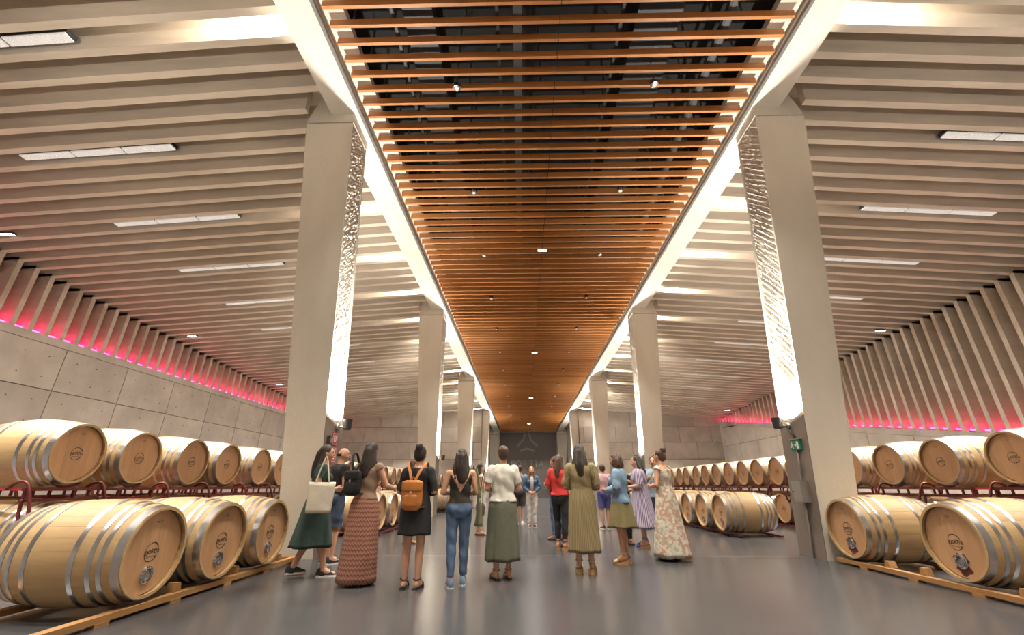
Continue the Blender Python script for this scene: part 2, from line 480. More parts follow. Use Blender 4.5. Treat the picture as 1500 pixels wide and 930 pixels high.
# ------------------------------------------------------------------ luminaires
hous = MB().box(-1.88, 1.88, -.1, .1, .0, .09).mesh('housing', M['duct'])
def louvre_seg():
    mb = MB(); mb.box(-.6, .6, -.085, .085, -.012, -.002)
    for k in range(25): mb.box(-.6+.05*k-.004, -.6+.05*k+.004, -.085, .085, -.03, -.012)
    mb.box(-.6, .6, -.092, -.085, -.035, -.002); mb.box(-.6, .6, .085, .092, -.035, -.002)
    return mb.mesh('louvre', M['louvre'])
lseg = louvre_seg()
upb = MB().box(-.05, .05, -.14, .14, -.05, .03).mesh('body', M['grey_metal'])
upt = MB().tube([(.075, -.13, 0), (.075, .13, 0)], .018, 8).mesh('tube', M['tube'])
BAYY = [RIB0+RIBT+.19+RIBP*5*k for k in range(-4, 13)]
for y in BAYY:
    for side in (-1, 1):
        sn = 'fire sign' if side < 0 else 'exit sign'
        if -3 < y < 36:
            xm = 11.22
            e = empty('ceiling_luminaire', (side*xm, y, roof_z(xm, y)+.09)); e.rotation_euler = (0, side*math.atan(SX), 0)
            tag(e, 'long three segment louvre light between ceiling ribs on the ' + sn + ' side', 'light', 'louvre lights on the ' + sn + ' side')
            link('housing', hous, e)
            for k in (-1, 0, 1): link('louvre', lseg, e, (k*1.25, 0, 0))
            lamp('louvre_lamp', 'AREA', (0, 0, -.05), LOUVRE_W, WARM, e, shape='RECTANGLE', size=3.7, size_y=.16, spread=math.radians(84))
        xu = half_w(y)+.74
        e = empty('bay_uplight', (side*xu, y, roof_z(xu, y)+.30)); e.rotation_euler = (0, 0, 0 if side > 0 else math.pi)
        tag(e, 'bright tube light in a rib bay beside the beam on the ' + sn + ' side', 'light', 'bay uplights on the ' + sn + ' side')
        link('body', upb, e); link('tube', upt, e)
        lamp('bay_lamp', 'AREA', (.11, 0, 0), BAY_W, (1, .95, .88), e, shape='RECTANGLE', size=.1, size_y=.26, rot=aim((1, 0, .05)))
# small wall-side lamps
for k in range(4):
    for side in (-1, 1):
        y = 10.64+7.95*k; sn = 'fire sign' if side < 0 else 'exit sign'
        x = 16.3 if side < 0 else 15.7
        e = empty('ceiling_lamp', (side*x, y, roof_z(x, y)-.02))
        MB().box(-.22, .22, -.06, .06, .0, .06).build('housing', M['hanger'], e)
        MB().box(-.2, .2, -.05, .05, -.012, -.001).build('lens', M['downlight'], e)
        tag(e, 'small bright emergency lamp under the ribs near the side wall on the ' + sn + ' side', 'light', 'small wall lamps on the ' + sn + ' side')
# spots between the cedar slats; unseen rear ones are added to light column fronts
for k in range(-4, 13):
    for side in (-1, 1):
        y = 6.56+3.3*k - .17*(0); x = 2.15-.025*k*1.5
        if y > 47: continue
        e = empty('ceiling_spot', (side*x, y+.17, beam_z(y)+.03))
        a = MB().lathe([(-.06, .05), (-.05, .085), (.03, .09), (.09, .06), (.11, .02)], 20, 'z').build('shell', M['steel'], e, True); autosmooth(a.data)
        MB().lathe([(-.064, .045), (-.06, .048)], 16, 'z').build('lens', M['louvre'], e)
        MB().tube([(0, 0, .1), (0, 0, .8)], .008, 6).build('stem', M['hanger'], e)
        tag(e, 'round chrome spotlight hanging between the cedar slats on the ' + ('fire sign' if side < 0 else 'exit sign') + ' side', 'spotlight', 'chrome spots in the cedar ceiling')
        lamp('spot_lamp', 'SPOT', (0, 0, -.09), SPOT_W, WARM, e, spot_size=math.radians(85), spot_blend=.6, shadow_soft_size=.05)
for k in range(4):
    y = 13.0+10.3*k
    e = empty('ceiling_downlight', (0, y+.0, beam_z(y)+.0))
    MB().box(-.17, .17, -.075, .075, -.01, .02).build('housing', M['white'], e)
    MB().box(-.14, .14, -.055, .055, -.02, -.011).build('lens', M['downlight'], e)
    tag(e, 'small rectangular white downlight on the cedar ceiling seam', 'light', 'downlights along the cedar seam')
    lamp('down_lamp', 'AREA', (0, 0, -.04), 25, (1, .97, .95), e, shape='RECTANGLE', size=.28, size_y=.1)

# ------------------------------------------------------------------ barrels
BL, RB, RH = 1.20, .47, .40
def brad(x): return RH + (RB-RH)*(1-abs(2*x/BL)**2.1)
NST = 28
def stave_mesh():
    mb = MB(); hw = math.pi/NST - .0012; rings = []
    for i in range(13):
        x = -BL/2+BL*i/12; r = brad(x); ri = r-.028; ring = []
        for a, rr in ((-hw, r-.0004), (-hw*.4, r+.0008), (hw*.4, r+.0008), (hw, r-.0004), (hw, ri), (-hw, ri)):
            ring.append((x, rr*math.sin(a), rr*math.cos(a)))
        rings.append(ring)
    return autosmooth(mb.loft(rings).mesh('stave', M['oak'], True), 30)
STAVE = stave_mesh()
def body_mesh():
    prof = [(-BL/2+.05, 0.001), (-BL/2+.05, RH-.03), (-BL/2, RH-.025)]
    prof += [(-BL/2+BL*i/14, brad(-BL/2+BL*i/14)) for i in range(15)]
    prof += [(BL/2, RH-.025), (BL/2-.05, RH-.03)]
    return autosmooth(MB().lathe(prof, 40, 'x').mesh('body', M['oak'], True), 40)
BODY = body_mesh()
def hoop_mesh(a, b):
    n = 4; prof = [(a, brad(a)-.002)] + [(a+(b-a)*i/n, brad(a+(b-a)*i/n)+.0045) for i in range(n+1)] + [(b, brad(b)-.002)]
    return autosmooth(MB().lathe(prof, 48, 'x', caps=False).mesh('hoop', M['hoop'], True), 40)
HOOPS = []
for s in (-1, 1):
    for a, b in ((.525, .592), (.42, .458), (.335, .373), (.185, .228)):
        HOOPS.append(hoop_mesh(*sorted((s*a, s*b))))
HX = BL/2-.045; HR = RH-.03
def head_boards():
    out = []; cut = [-HR, -.27, -.165, -.055, .06, .17, .275, HR]; t = math.radians(8)
    for a, b in zip(cut[:-1], cut[1:]):
        a2, b2 = a+.0005, b-.0005; pts = []
        for k in range(7):
            u = a2+(b2-a2)*k/6; pts.append((u, math.sqrt(max(0, HR*HR-u*u))))
        poly = pts + [(u, -v) for u, v in pts[::-1]]
        f = lambda u, v, z: (z, u*math.cos(t)-v*math.sin(t), u*math.sin(t)+v*math.cos(t))
        out.append(MB().prism(poly, HX-.02, HX+.0, f).mesh('head_board', M['oak_head']))
    return out
BOARDS = head_boards()
HEAD = MB().lathe([(HX-.02, HR), (HX, HR)], 40, 'x').mesh('head', M['oak_head'])
BACKHEAD = MB().lathe([(-HX, HR), (-HX+.02, HR)], 32, 'x').mesh('back_head', M['oak_head'])

def text_mesh(body, size, extr=.001, sx=1.0):
    c = bpy.data.curves.new('lettering', 'FONT'); c.body = body; c.size = size; c.align_x = 'CENTER'; c.align_y = 'CENTER'; c.extrude = extr; c.resolution_u = 3
    o = bpy.data.objects.new('lettering', c); COL.objects.link(o)
    dg = bpy.context.evaluated_depsgraph_get(); me = bpy.data.meshes.new_from_object(o.evaluated_get(dg))
    v = [(p.co.x*sx, p.co.y, p.co.z) for p in me.vertices]; f = [tuple(p.vertices) for p in me.polygons]
    bpy.data.objects.remove(o); bpy.data.curves.remove(c); bpy.data.meshes.remove(me)
    return v, f
def logo_mesh():
    mb = MB()
    def put(vf, oy, oz):
        v, f = vf; b = len(mb.v)
        mb.v += [(HX+.0015+z*.5, x+oy, y+oz) for x, y, z in v]; mb.f += [tuple(b+i for i in q) for q in f]
    put(text_mesh('p', .088), -.066, -.006); put(text_mesh('o', .074), -.031, 0); put(text_mesh('R', .058), .004, -.002)
    put(text_mesh('t', .088), .034, .002); put(text_mesh('I', .058), .054, -.002); put(text_mesh('a', .08), .079, 0)
    put(text_mesh('B O D E G A S', .021), .01, -.05)
    n = 40; outer = []; inner = []
    for k in range(n+1):
        a = math.radians(25) + math.radians(310)*k/n
        th = .0035 + .008*(abs(math.cos(a/2-.4))**3 if a < math.pi else abs(math.cos((2*math.pi-a)/2-.4))**3)
        outer.append((.088*math.cos(a), .088*math.sin(a))); inner.append(((.088-th)*math.cos(a)+.0, (.088-th)*math.sin(a)))
    for k in range(n):
        q = [outer[k], outer[k+1], inner[k+1], inner[k]]; b = len(mb.v)
        mb.v += [(HX+.0012, u-.004, v-.008) for u, v in q]; mb.f.append((b, b+1, b+2, b+3))
    return mb.mesh('logo', M['ink'])
LOGO = logo_mesh()
def stamp_mesh():
    mb = MB()
    for k, (w, dz) in enumerate(((.05, .012), (.085, 0), (.045, -.012))): mb.box(HX, HX+.001, -w/2, w/2, .265+dz, .269+dz)
    return mb.mesh('stamp', M['ink'])
STAMP = stamp_mesh()
HATCH = autosmooth(MB().lathe([(HX, .078), (HX+.012, .078), (HX+.018, .07), (HX+.014, .058), (HX+.02, .05), (HX+.006, .046)], 28, 'x', (0, .0, -.205)).mesh('hatch', M['steel'], True), 30)
GLASS = MB().lathe([(HX+.006, .045), (HX+.010, .03), (HX+.011, .008)], 24, 'x', (0, .0, -.205)).mesh('glass', mat('hatch_glass', (.34, .31, .31), .12, .5), True)
BOLT = MB().lathe([(HX+.016, .007), (HX+.022, .006)], 8, 'x').mesh('bolt', M['steel'])
def stain_mesh():
    mb = MB(); n = 36; r0 = [.086+.010*math.sin(3*a)+.012*math.sin(7*a+1) + (.05 if .0 < 1 and math.sin(a) < -.6 else 0) for a in [2*math.pi*k/n for k in range(n)]]
    ring = [(HX+.0008, r0[k]*math.cos(2*math.pi*k/n), -.205+r0[k]*math.sin(2*math.pi*k/n)) for k in range(n)]
    mb.v = ring; mb.f = [tuple(range(n))]; return mb.mesh('wine_stain', M['wine'])
STAIN = stain_mesh()
def make_barrel(near, hatch, stain=False):
    r = empty('oak_barrel')
    if near:
        for k in range(NST):
            link('stave', STAVE, r, rot=(2*math.pi*k/NST, 0, 0))
        for b in BOARDS: link('head_board', b, r)
    else:
        link('body', BODY, r); link('head', HEAD, r)
    link('back_head', BACKHEAD, r)
    for h in HOOPS: link('hoop', h, r)
    link('logo', LOGO, r)
    if near: link('stamp', STAMP, r)
    if hatch:
        h = link('hatch', HATCH, r); link('glass', GLASS, h)
        if near:
            for k in range(6):
                a = 2*math.pi*k/6+.3; link('bolt', BOLT, h, (0, .064*math.cos(a), -.205+.064*math.sin(a)))
        if stain: link('wine_stain', STAIN, r)
    return r
PROTO = {}
def barrel(x_head, y, z, side, label, group=None, near=False, hatch=False, stain=False, tilt=0., yaw=0.):
    key = (near, hatch, stain)
    if key not in PROTO: PROTO[key] = r = make_barrel(*key)
    else: r = copy_tree(PROTO[key])
    # front head faces the aisle
    r.location = (x_head + side*(BL/2), y, z)
    r.rotation_euler = (0, 0, (math.pi if side > 0 else 0)+yaw)
    for k in ('label', 'category', 'group'):
        if k in r.keys(): del r[k]
    tag(r, label, 'barrel', group)
    return r
FS, ES = 'fire sign side', 'exit sign side'
ZF = .522
# floor rows beside the aisle
barrel(-4.42, 4.66, ZF, -1, 'large oak barrel with steel hatch at the open end of the long pine rail', near=True, hatch=True, yaw=.03)
barrel(-4.36, 5.65, ZF, -1, 'oak barrel with steel hatch in the middle of the long pine rail', near=True, hatch=True, yaw=-.02)
barrel(-4.34, 6.66, ZF, -1, 'oak barrel beside the concrete column behind the woman in green', near=True, hatch=True)
barrel(4.18, 5.62, ZF, 1, 'oak barrel with wine stained hatch away from the column on pine rail', near=True, hatch=True, stain=True, yaw=-.02)
barrel(4.14, 7.33, ZF, 1, 'oak barrel with wine stained hatch touching the exit sign column', near=True, hatch=True, stain=True, yaw=.02)
for k in range(5):
    barrel(4.05, 11.55+1.12*k, ZF, 1, 'hatched oak barrel standing alone nearest the exit sign column on low cradles' if k == 0 else 'oak barrel in the low aisle row past the exit sign column', None if k == 0 else 'aisle row barrels past the exit sign column', hatch=True)
    barrel(-4.3, 11.55+1.12*k, ZF, -1, 'oak barrel in the low aisle row past the fire sign column', 'aisle row barrels past the fire sign column', hatch=True, stain=True)
for k in range(6):
    for side in (-1, 1):
        barrel(side*4.15, 21.2+1.12*k, ZF, side, 'oak barrel in the low aisle row past the second column, ' + (FS if side < 0 else ES), 'far aisle row barrels, ' + (FS if side < 0 else ES), hatch=True)
# two tier racks further out
UPL = [6.2, 7.25, 8.5, 9.5]
UPR = [7.35, 8.65, 9.8, 11.0, 12.05, 13.2, 14.2, 15.3, 16.3]
while UPL[-1] < 36.3: UPL.append(round(UPL[-1]+(1.25 if len(UPL) % 2 == 0 else 1.03), 3))
while UPR[-1] < 36.3: UPR.append(round(UPR[-1]+(1.15 if len(UPR) % 2 else 1.03), 3))
ZU, ZL = 1.555, .50
for side, lst in ((-1, UPL), (1, UPR)):
    sn = FS if side < 0 else ES
    for k, y in enumerate(lst):
        near = 5.5 < y < 10.2
        dx = .02*math.sin(k*2.3)
        barrel(side*7.1+dx, y, ZU, side, (['first', 'second', 'third', 'fourth', 'fifth', 'sixth', 'seventh', 'eighth'][k] + ' oak barrel on the upper red racks from their open end, ' + sn) if k < 8 else 'oak barrel on the upper red racks beyond the first eight, ' + sn, 'upper tier barrels, ' + sn, near=near)
        barrel(side*7.1-dx, y, ZL, side, 'oak barrel lying on the lower tier under the red racks, ' + sn, 'lower tier barrels, ' + sn)
        if y < 11:
            for zz, nm in ((ZU, 'upper'), (ZL, 'lower')):
                barrel(side*(7.1+1.42+BL), y+.05, zz, -side, 'oak barrel in the second row behind the ' + nm + ' tier, ' + sn, 'second row barrels, ' + nm + ' tier, ' + sn).location.x = side*(7.1+1.42+BL/2)

# red steel racks, one under each pair of upper barrels and one on the floor
def arc(pts, n=6):    # smooth polyline (Catmull-Rom)
    P = [Vector(p) for p in pts]; out = []
    for i in range(len(P)-1):
        a, b, c, d = P[max(i-1, 0)], P[i], P[i+1], P[min(i+2, len(P)-1)]
        for k in range(n):
            t = k/n
            out.append(.5*((2*b)+(c-a)*t+(2*a-5*b+4*c-d)*t*t+(3*b-a-3*c+d)*t**3))
    out.append(P[-1]); return out
def make_rack(front, hs):
    # local: x towards the aisle is +, barrel axis along x, row along y; origin on what it rests on
    r = empty('barrel_rack'); dz = .03 if front else -.01; XR = .55
    for x in (-XR, XR):
        MB().box(x-.025, x+.025, -1.03, 1.03, dz, dz+.045).build('rail', M['rack'], r)
        if front:
            MB().box(x-.018, x+.018, -1.03, 1.03, -.10, -.065).build('lower_rail', M['rack'], r)
            for y in (-1.0, -.35, .35, 1.0): MB().box(x-.016, x+.016, y-.016, y+.016, -.065, dz).build('upright', M['rack'], r)
    for y in (-1.0, 0, 1.0): MB().box(-XR, XR, y-.02, y+.02, dz+.005, dz+.04).build('cross_bar', M['rack_bright'], r)
    cz = (ZU-1.03) if front else ZL-.012
    for yb in (-hs, hs):
        for x in (-XR, XR):
            pts = [(x, yb+.4405*math.sin(t), cz-.4405*math.cos(t)) for t in [math.radians(-27+54*k/10) for k in range(11)]]
            MB().tube(pts, .016, 6).build('saddle', M['rack'], r, True)
    if front:
        for y in (-1.02, .03):
            MB().tube(arc([(.3, y, .05), (.42, y, .13), (.56, y, .12), (.66, y, -.06), (.72, y, -.24), (.66, y, -.33), (.6, y, -.25), (.57, y, -.07)], 5), .02, 8).build('bent_foot', M['rack'], r, True)
    return r
racks = {}
for side, lst in ((-1, UPL), (1, UPR)):
    sn = FS if side < 0 else ES
    st = 0 if side < 0 else 1
    spots = [((lst[k]+lst[k+1])/2, 0, (lst[k+1]-lst[k])/2) for k in range(st, len(lst)-1, 2)] + ([(lst[0]-.52, 0, .52)] if st else [])
    if (len(lst)-st) % 2: spots.append((lst[-1]+.52, 0, .52))
    spots += [(ym+.05, 1.42, hs) for ym, _, hs in spots if ym < 11.4]
    for ym, xo, hs in spots:
        for lvl in (0, 1):
            key = (lvl == 1, round(hs, 3))
            if key not in racks: racks[key] = r = make_rack(lvl == 1, hs)
            else: r = copy_tree(racks[key])
            r.location = (side*(7.1+BL/2+xo), ym, 1.03 if lvl else .012)
            r.rotation_euler = (0, 0, 0 if side < 0 else math.pi)
            tag(r, ('dark red steel rack between the two barrel tiers, ' if lvl else 'dark red steel rack on the floor under lower barrels, ') + ('second row, ' if xo else '') + sn, 'rack', ('upper racks, ' if lvl else 'floor racks, ') + ('second row, ' if xo else '') + sn)
# pine rails under the floor barrels
def pine(name, label, x, y0, y1, side, dx=0.):
    r = empty(name, (0, 0, 0)); h0, h1 = .03, .082
    tag(r, label, 'rail')
    for j, xx in enumerate((x, x+side*(BL-.14))):
        q = []
        for z in (h0, h1):
            q += [(xx-.045, y0, z), (xx+.045, y0, z), (xx+.045+dx, y1, z), (xx-.045+dx, y1, z)]
        MB().hexa(q).build('beam', M['pine'], r)
        y = y0+.25
        while y < y1:
            xo = xx+dx*(y-y0)/(y1-y0)
            MB().box(xo-.05, xo+.05, y-.07, y+.07, 0, h0).build('foot_block', M['pine'], r); y += .82
    for y in (y0+.02, y1-.1):
        MB().box(*sorted((x+side*.05, x+side*(BL-.19))), y, y+.08, h0, h1-.01).build('cross_piece', M['pine'], r)
    return r
rl = pine('barrel_rail', 'long pine cradle rail on the floor under the fire sign side barrels', -4.47, 3.2, 7.7, -1, .06)
rr = pine('barrel_rail', 'long pine cradle rail on the floor meeting the exit sign column', 4.22, 3.6, 7.68, 1, -.04)
for o, ys, xx, s in ((rl, (5.155, 6.155, 7.2), -4.5, -1), (rr, (5.05, 6.2, 6.75), 4.25, 1)):
    for y in ys: MB().hexa([(xx-.05, y-.05, .082), (xx+.05, y-.05, .082), (xx+.05, y+.05, .082), (xx-.05, y+.05, .082), (xx-.05, y-.025, .165), (xx+.05, y-.025, .165), (xx+.05, y+.025, .165), (xx-.05, y+.025, .165)]).build('chock', M['pine'], o)
def cradle(side, ys, label):
    r = empty('barrel_cradle'); tag(r, label, 'cradle')
    x = 4.3
    for xx in (x, x+BL-.3):
        MB().box(*sorted((side*xx-.04, side*xx+.04)), ys[0]-.5, ys[-1]+.5, .02, .056).build('beam', M['rack'], r)
        for y in ys: MB().box(side*xx-.06, side*xx+.06, y-.06, y+.06, 0, .02).build('foot_block', M['grey_metal'], r)
    return r
for side in (-1, 1):
    sn = FS if side < 0 else ES
    cradle(side, [11.55+1.12*k for k in range(5)], 'low dark red cradle under the aisle row past the first column, ' + sn)
    cradle(side, [21.2+1.12*k for k in range(6)], 'low dark red cradle under the aisle row past the second column, ' + sn)

# ------------------------------------------------------------------ signs, boxes and the emblem panel
def on_col(i, side, z, u):      # point on the inner face of a column, u across its depth
    xi, xo, yn, yf = col_pts(i, side, z, COLY[i]); return side*(xi-.013), yn+(yf-yn)*u
SLOPE = (col_x(1, 1)[1]-col_x(1, 1)[0])/ZT(COLY[1])
x, y = on_col(1, 1, 1.80, .40)
# exit sign: faces the aisle (-x), local x runs along +y of the hall
e = empty('exit_sign', (x, y, 1.72)); tag(e, 'green running man exit sign on the concrete column', 'sign')
MB().box(-.05, .0, -.13, .13, 0, .16).build('box', M['green'], e)
MB().box(-.055, .02, -.16, .16, .175, .195).build('bracket', M['grey_metal'], e)
mb = MB(); X0, X1 = -.054, -.0505
def flat(mb, poly): mb.prism(poly, X0, X1, lambda u, v, z: (z, -u, v))
# reading left to right from the aisle: u grows towards the viewer's right (-y)
flat(mb, [(.055, .02), (.105, .02), (.105, .14), (.055, .14)])                # door
flat(mb, [(-.005, .072), (.028, .072), (.028, .055), (.05, .081), (.028, .107), (.028, .09), (-.005, .09)])   # arrow
flat(mb, [(-.078 + .011*math.cos(a), .132 + .011*math.sin(a)) for a in [2*math.pi*k/10 for k in range(10)]])
flat(mb, [(-.095, .07), (-.075, .068), (-.06, .112), (-.078, .116)])
flat(mb, [(-.062, .108), (-.03, .094), (-.034, .085), (-.064, .096)]); flat(mb, [(-.08, .113), (-.115, .1), (-.118, .082), (-.108, .082), (-.105, .094), (-.08, .104)])
flat(mb, [(-.092, .072), (-.078, .07), (-.055, .05), (-.05, .02), (-.062, .02), (-.068, .045)]); flat(mb, [(-.095, .075), (-.088, .062), (-.105, .045), (-.13, .045), (-.13, .055), (-.11, .056)])
mb.build('pictogram', M['white'], e)
x, y = on_col(1, 1, 1.0, .38)
e = empty('electrical_box', (x, y, .86)); tag(e, 'grey metal electrical box on the exit sign column', 'box')
b = MB().box(-.13, .02, -.13, .13, 0, .34).build('body', M['grey_metal'], e)
MB().box(-.142, -.131, -.125, .125, .006, .334).build('door', M['grey_metal'], e); MB().lathe([(-.152, .01), (-.142, .012)], 12, 'x', (0, .1, .17)).build('lock', M['black'], e)
e = empty('conduit', (0, 0, 0)); tag(e, 'thin steel conduit running up the exit sign column to its floodlight', 'conduit')
def cpt(z, u, off=.022): a, b = on_col(1, 1, z, u); return (a-off, b, z)
MB().tube([cpt(.01, .40), cpt(.4, .40), cpt(.858, .40)], .016, 8).build('lower_tube', M['grey_metal'], e, True)
MB().tube([cpt(1.205, .40), cpt(1.45, .40), cpt(1.715, .40)], .016, 8).build('middle_tube', M['grey_metal'], e, True)
MB().tube(arc([cpt(1.92, .40), cpt(1.98, .42), cpt(2.02, .5), cpt(2.08, .58)], 5), .012, 8).build('flexible_end', M['black'], e, True)
# fire signs on the other column
def fire_sign(z, h, w, kind, label):
    x, y = on_col(1, -1, z, .55); e = empty('fire_sign', (x, y, z)); tag(e, label, 'sign')
    MB().box(.0, .008, -w/2, w/2, 0, h).build('plate', M['red'], e)
    mb = MB(); f = lambda p: mb.prism(p, .0085, .0105, lambda u, v, z: (z, u, v))
    b = .012
    for p in ([(-w/2+b, b), (w/2-b, b), (w/2-b, b+.006), (-w/2+b, b+.006)], [(-w/2+b, h-b-.006), (w/2-b, h-b-.006), (w/2-b, h-b), (-w/2+b, h-b)], [(-w/2+b, b), (-w/2+b+.006, b), (-w/2+b+.006, h-b), (-w/2+b, h-b)], [(w/2-b-.006, b), (w/2-b, b), (w/2-b, h-b), (w/2-b-.006, h-b)]): f(p)
    if kind == 'hose':
        R = .062
        for k in range(24):
            a, c = 2*math.pi*k/24, 2*math.pi*(k+1)/24
            f([(R*math.cos(a), h/2+R*math.sin(a)), (R*math.cos(c), h/2+R*math.sin(c)), (R*.62*math.cos(c), h/2+R*.62*math.sin(c)), (R*.62*math.cos(a), h/2+R*.62*math.sin(a))])
        f([(.02*math.cos(2*math.pi*k/10), h/2+.02*math.sin(2*math.pi*k/10)) for k in range(10)])
    else:
        f([(-.026, h*.2), (.026, h*.2), (.026, h*.68), (.012, h*.76), (-.012, h*.76), (-.026, h*.68)]); f([(-.012, h*.78), (.05, h*.82), (.05, h*.86), (-.012, h*.84)])
    mb.build('pictogram', M['white'], e)
fire_sign(1.83, .22, .22, 'hose', 'square red sign with white hose ring on the concrete column')
fire_sign(1.53, .26, .2, 'ext', 'tall red sign with white extinguisher below the hose ring sign')
fire_sign(1.28, .20, .2, 'hose', 'lowest red fire sign on the concrete column behind the visitors')
x, y = on_col(1, -1, .6, .55)
e = empty('fire_extinguisher', (x+.09, y, .0)); tag(e, 'red fire extinguisher standing at the foot of the column behind visitors', 'extinguisher')
a = MB().lathe([(.0, .07), (.02, .078), (.42, .078), (.48, .06), (.52, .025), (.56, .025)], 20, 'z').build('cylinder', M['red'], e, True); autosmooth(a.data)
MB().box(-.015, .07, -.012, .012, .56, .6).build('handle', M['black'], e); MB().tube(arc([(.03, 0, .56), (.1, .02, .5), (.095, .02, .3), (.085, .02, .15)], 5), .012, 8).build('hose', M['black'], e, True)
x, y = on_col(1, -1, 1.9, .2)
e = empty('alarm_box', (x, y, 1.82)); tag(e, 'small dark alarm box on the column beside the fire signs', 'box')
MB().box(0, .06, -.05, .05, 0, .15).build('body', M['black'], e); MB().box(.06, .066, -.035, .035, .03, .1).build('cover', M['grey_metal'], e)

# emblem panel on the end wall
hw = half_w(Y_END)-.02; zt = beam_z(Y_END)+.0
ep = empty('emblem_panel', (0, Y_END, 0)); tag(ep, 'tall dark wall panel with raised star emblem and lettering', 'panel')
MB().box(-hw, hw, -.08, -.002, 0, zt).build('board', M['panel_dark'], ep)
cx, cz, S = -.15, 5.35, 1.0
mb = MB()
fy = lambda u, v, z: (cx+u*S, -z, cz+v*S)
def arm(a):      # one folded chevron bar of the three-point star
    out = []
    for u, v in ((-.26, 1.25), (-.26, .42), (-1.02, -.34), (-1.16, -.2), (-.42, .5), (-.42, 1.25)):
        out.append((u*math.cos(a)-v*math.sin(a), u*math.sin(a)+v*math.cos(a)))
    return out
for poly in ([(-.12, 1.28), (-.34, 1.28), (-.48, .62), (-1.08, .02), (-1.2, -.22), (-1.02, -.22), (-.34, .48)],
             [(.12, 1.28), (.34, 1.28), (.48, .62), (1.08, .02), (1.2, -.22), (1.02, -.22), (.34, .48)],
             [(-.86, -.62), (-.62, -.46), (0, -.28), (.62, -.46), (.86, -.62), (.74, -.74), (0, -.5), (-.74, -.74)]):
    if (lambda p: sum(p[i][0]*p[(i+1) % len(p)][1]-p[(i+1) % len(p)][0]*p[i][1] for i in range(len(p))))(poly) < 0: poly = poly[::-1]
    mb.prism(poly, .08, .17, fy)
mb.build('emblem', M['emblem'], ep)
def letter(ch, ox, oz, h):
    mb = MB(); t = h*.13
    f = lambda u, v, z: (ox+u*h, -z, oz+v*h)
    P = lambda poly: mb.prism(poly, .08, .15, f)
    R = lambda a, b, c, d: P([(a, c), (b, c), (b, d), (a, d)])
    def arcs(cx, cy, ro, ri, a0, a1, sy=1., n=14):
        for k in range(n):
            a, b = math.radians(a0+(a1-a0)*k/n), math.radians(a0+(a1-a0)*(k+1)/n)
            P([(cx+ri*math.cos(a), cy+ri*math.sin(a)*sy), (cx+ro*math.cos(a), cy+ro*math.sin(a)*sy), (cx+ro*math.cos(b), cy+ro*math.sin(b)*sy), (cx+ri*math.cos(b), cy+ri*math.sin(b)*sy)])
    if ch in 'PR':
        R(.05, .19, 0, 1); R(-.03, .27, 0, .05); R(-.03, .19, .95, 1); arcs(.24, .74, .27, .16, -90, 90); R(.19, .26, .9, 1.0); R(.19, .26, .47, .57)
        if ch == 'R': P([(.26, .48), (.40, .48), (.66, 0.0), (.50, 0)]); R(.47, .74, 0, .05)
    if ch == 'O': arcs(.38, .5, .42, .27, 0, 360, 1.2, 28)
    if ch == 'T': R(.25, .39, 0, 1); R(-.02, .66, .92, 1); R(-.02, .04, .78, .95); R(.6, .66, .78, .95); R(.16, .48, 0, .05)
    if ch == 'I': R(.08, .22, 0, 1); R(0, .3, 0, .05); R(0, .3, .95, 1)
    if ch == 'A': P([(.0, 0), (.08, 0), (.38, .9), (.34, 1)]); P([(.52, 0), (.68, 0), (.40, 1), (.34, 1)]); R(.16, .54, .3, .37); R(-.06, .16, 0, .05); R(.44, .76, 0, .05)
    mb.build('letter', M['emblem'], ep)
xs = -1.95
for ch, wd in zip('PORTIA', (.66, .98, .86, .80, .46, .8)):
    letter(ch, xs, 2.95, .82); xs += wd*.82*.98
mb = MB()
mb.prism([(.62*math.cos(2*math.pi*k/36), .62*math.sin(2*math.pi*k/36)) for k in range(36)], .08, .095, lambda u, v, z: (1.95+u, -z, 1.15+v))
mb.build('round_seal', M['panel_dark'], ep)
mb = MB()
for k in range(4): mb.box(1.55, 2.35, -.115, -.095, .82+.2*k, .88+.2*k)
mb.build('seal_line', M['emblem'], ep)

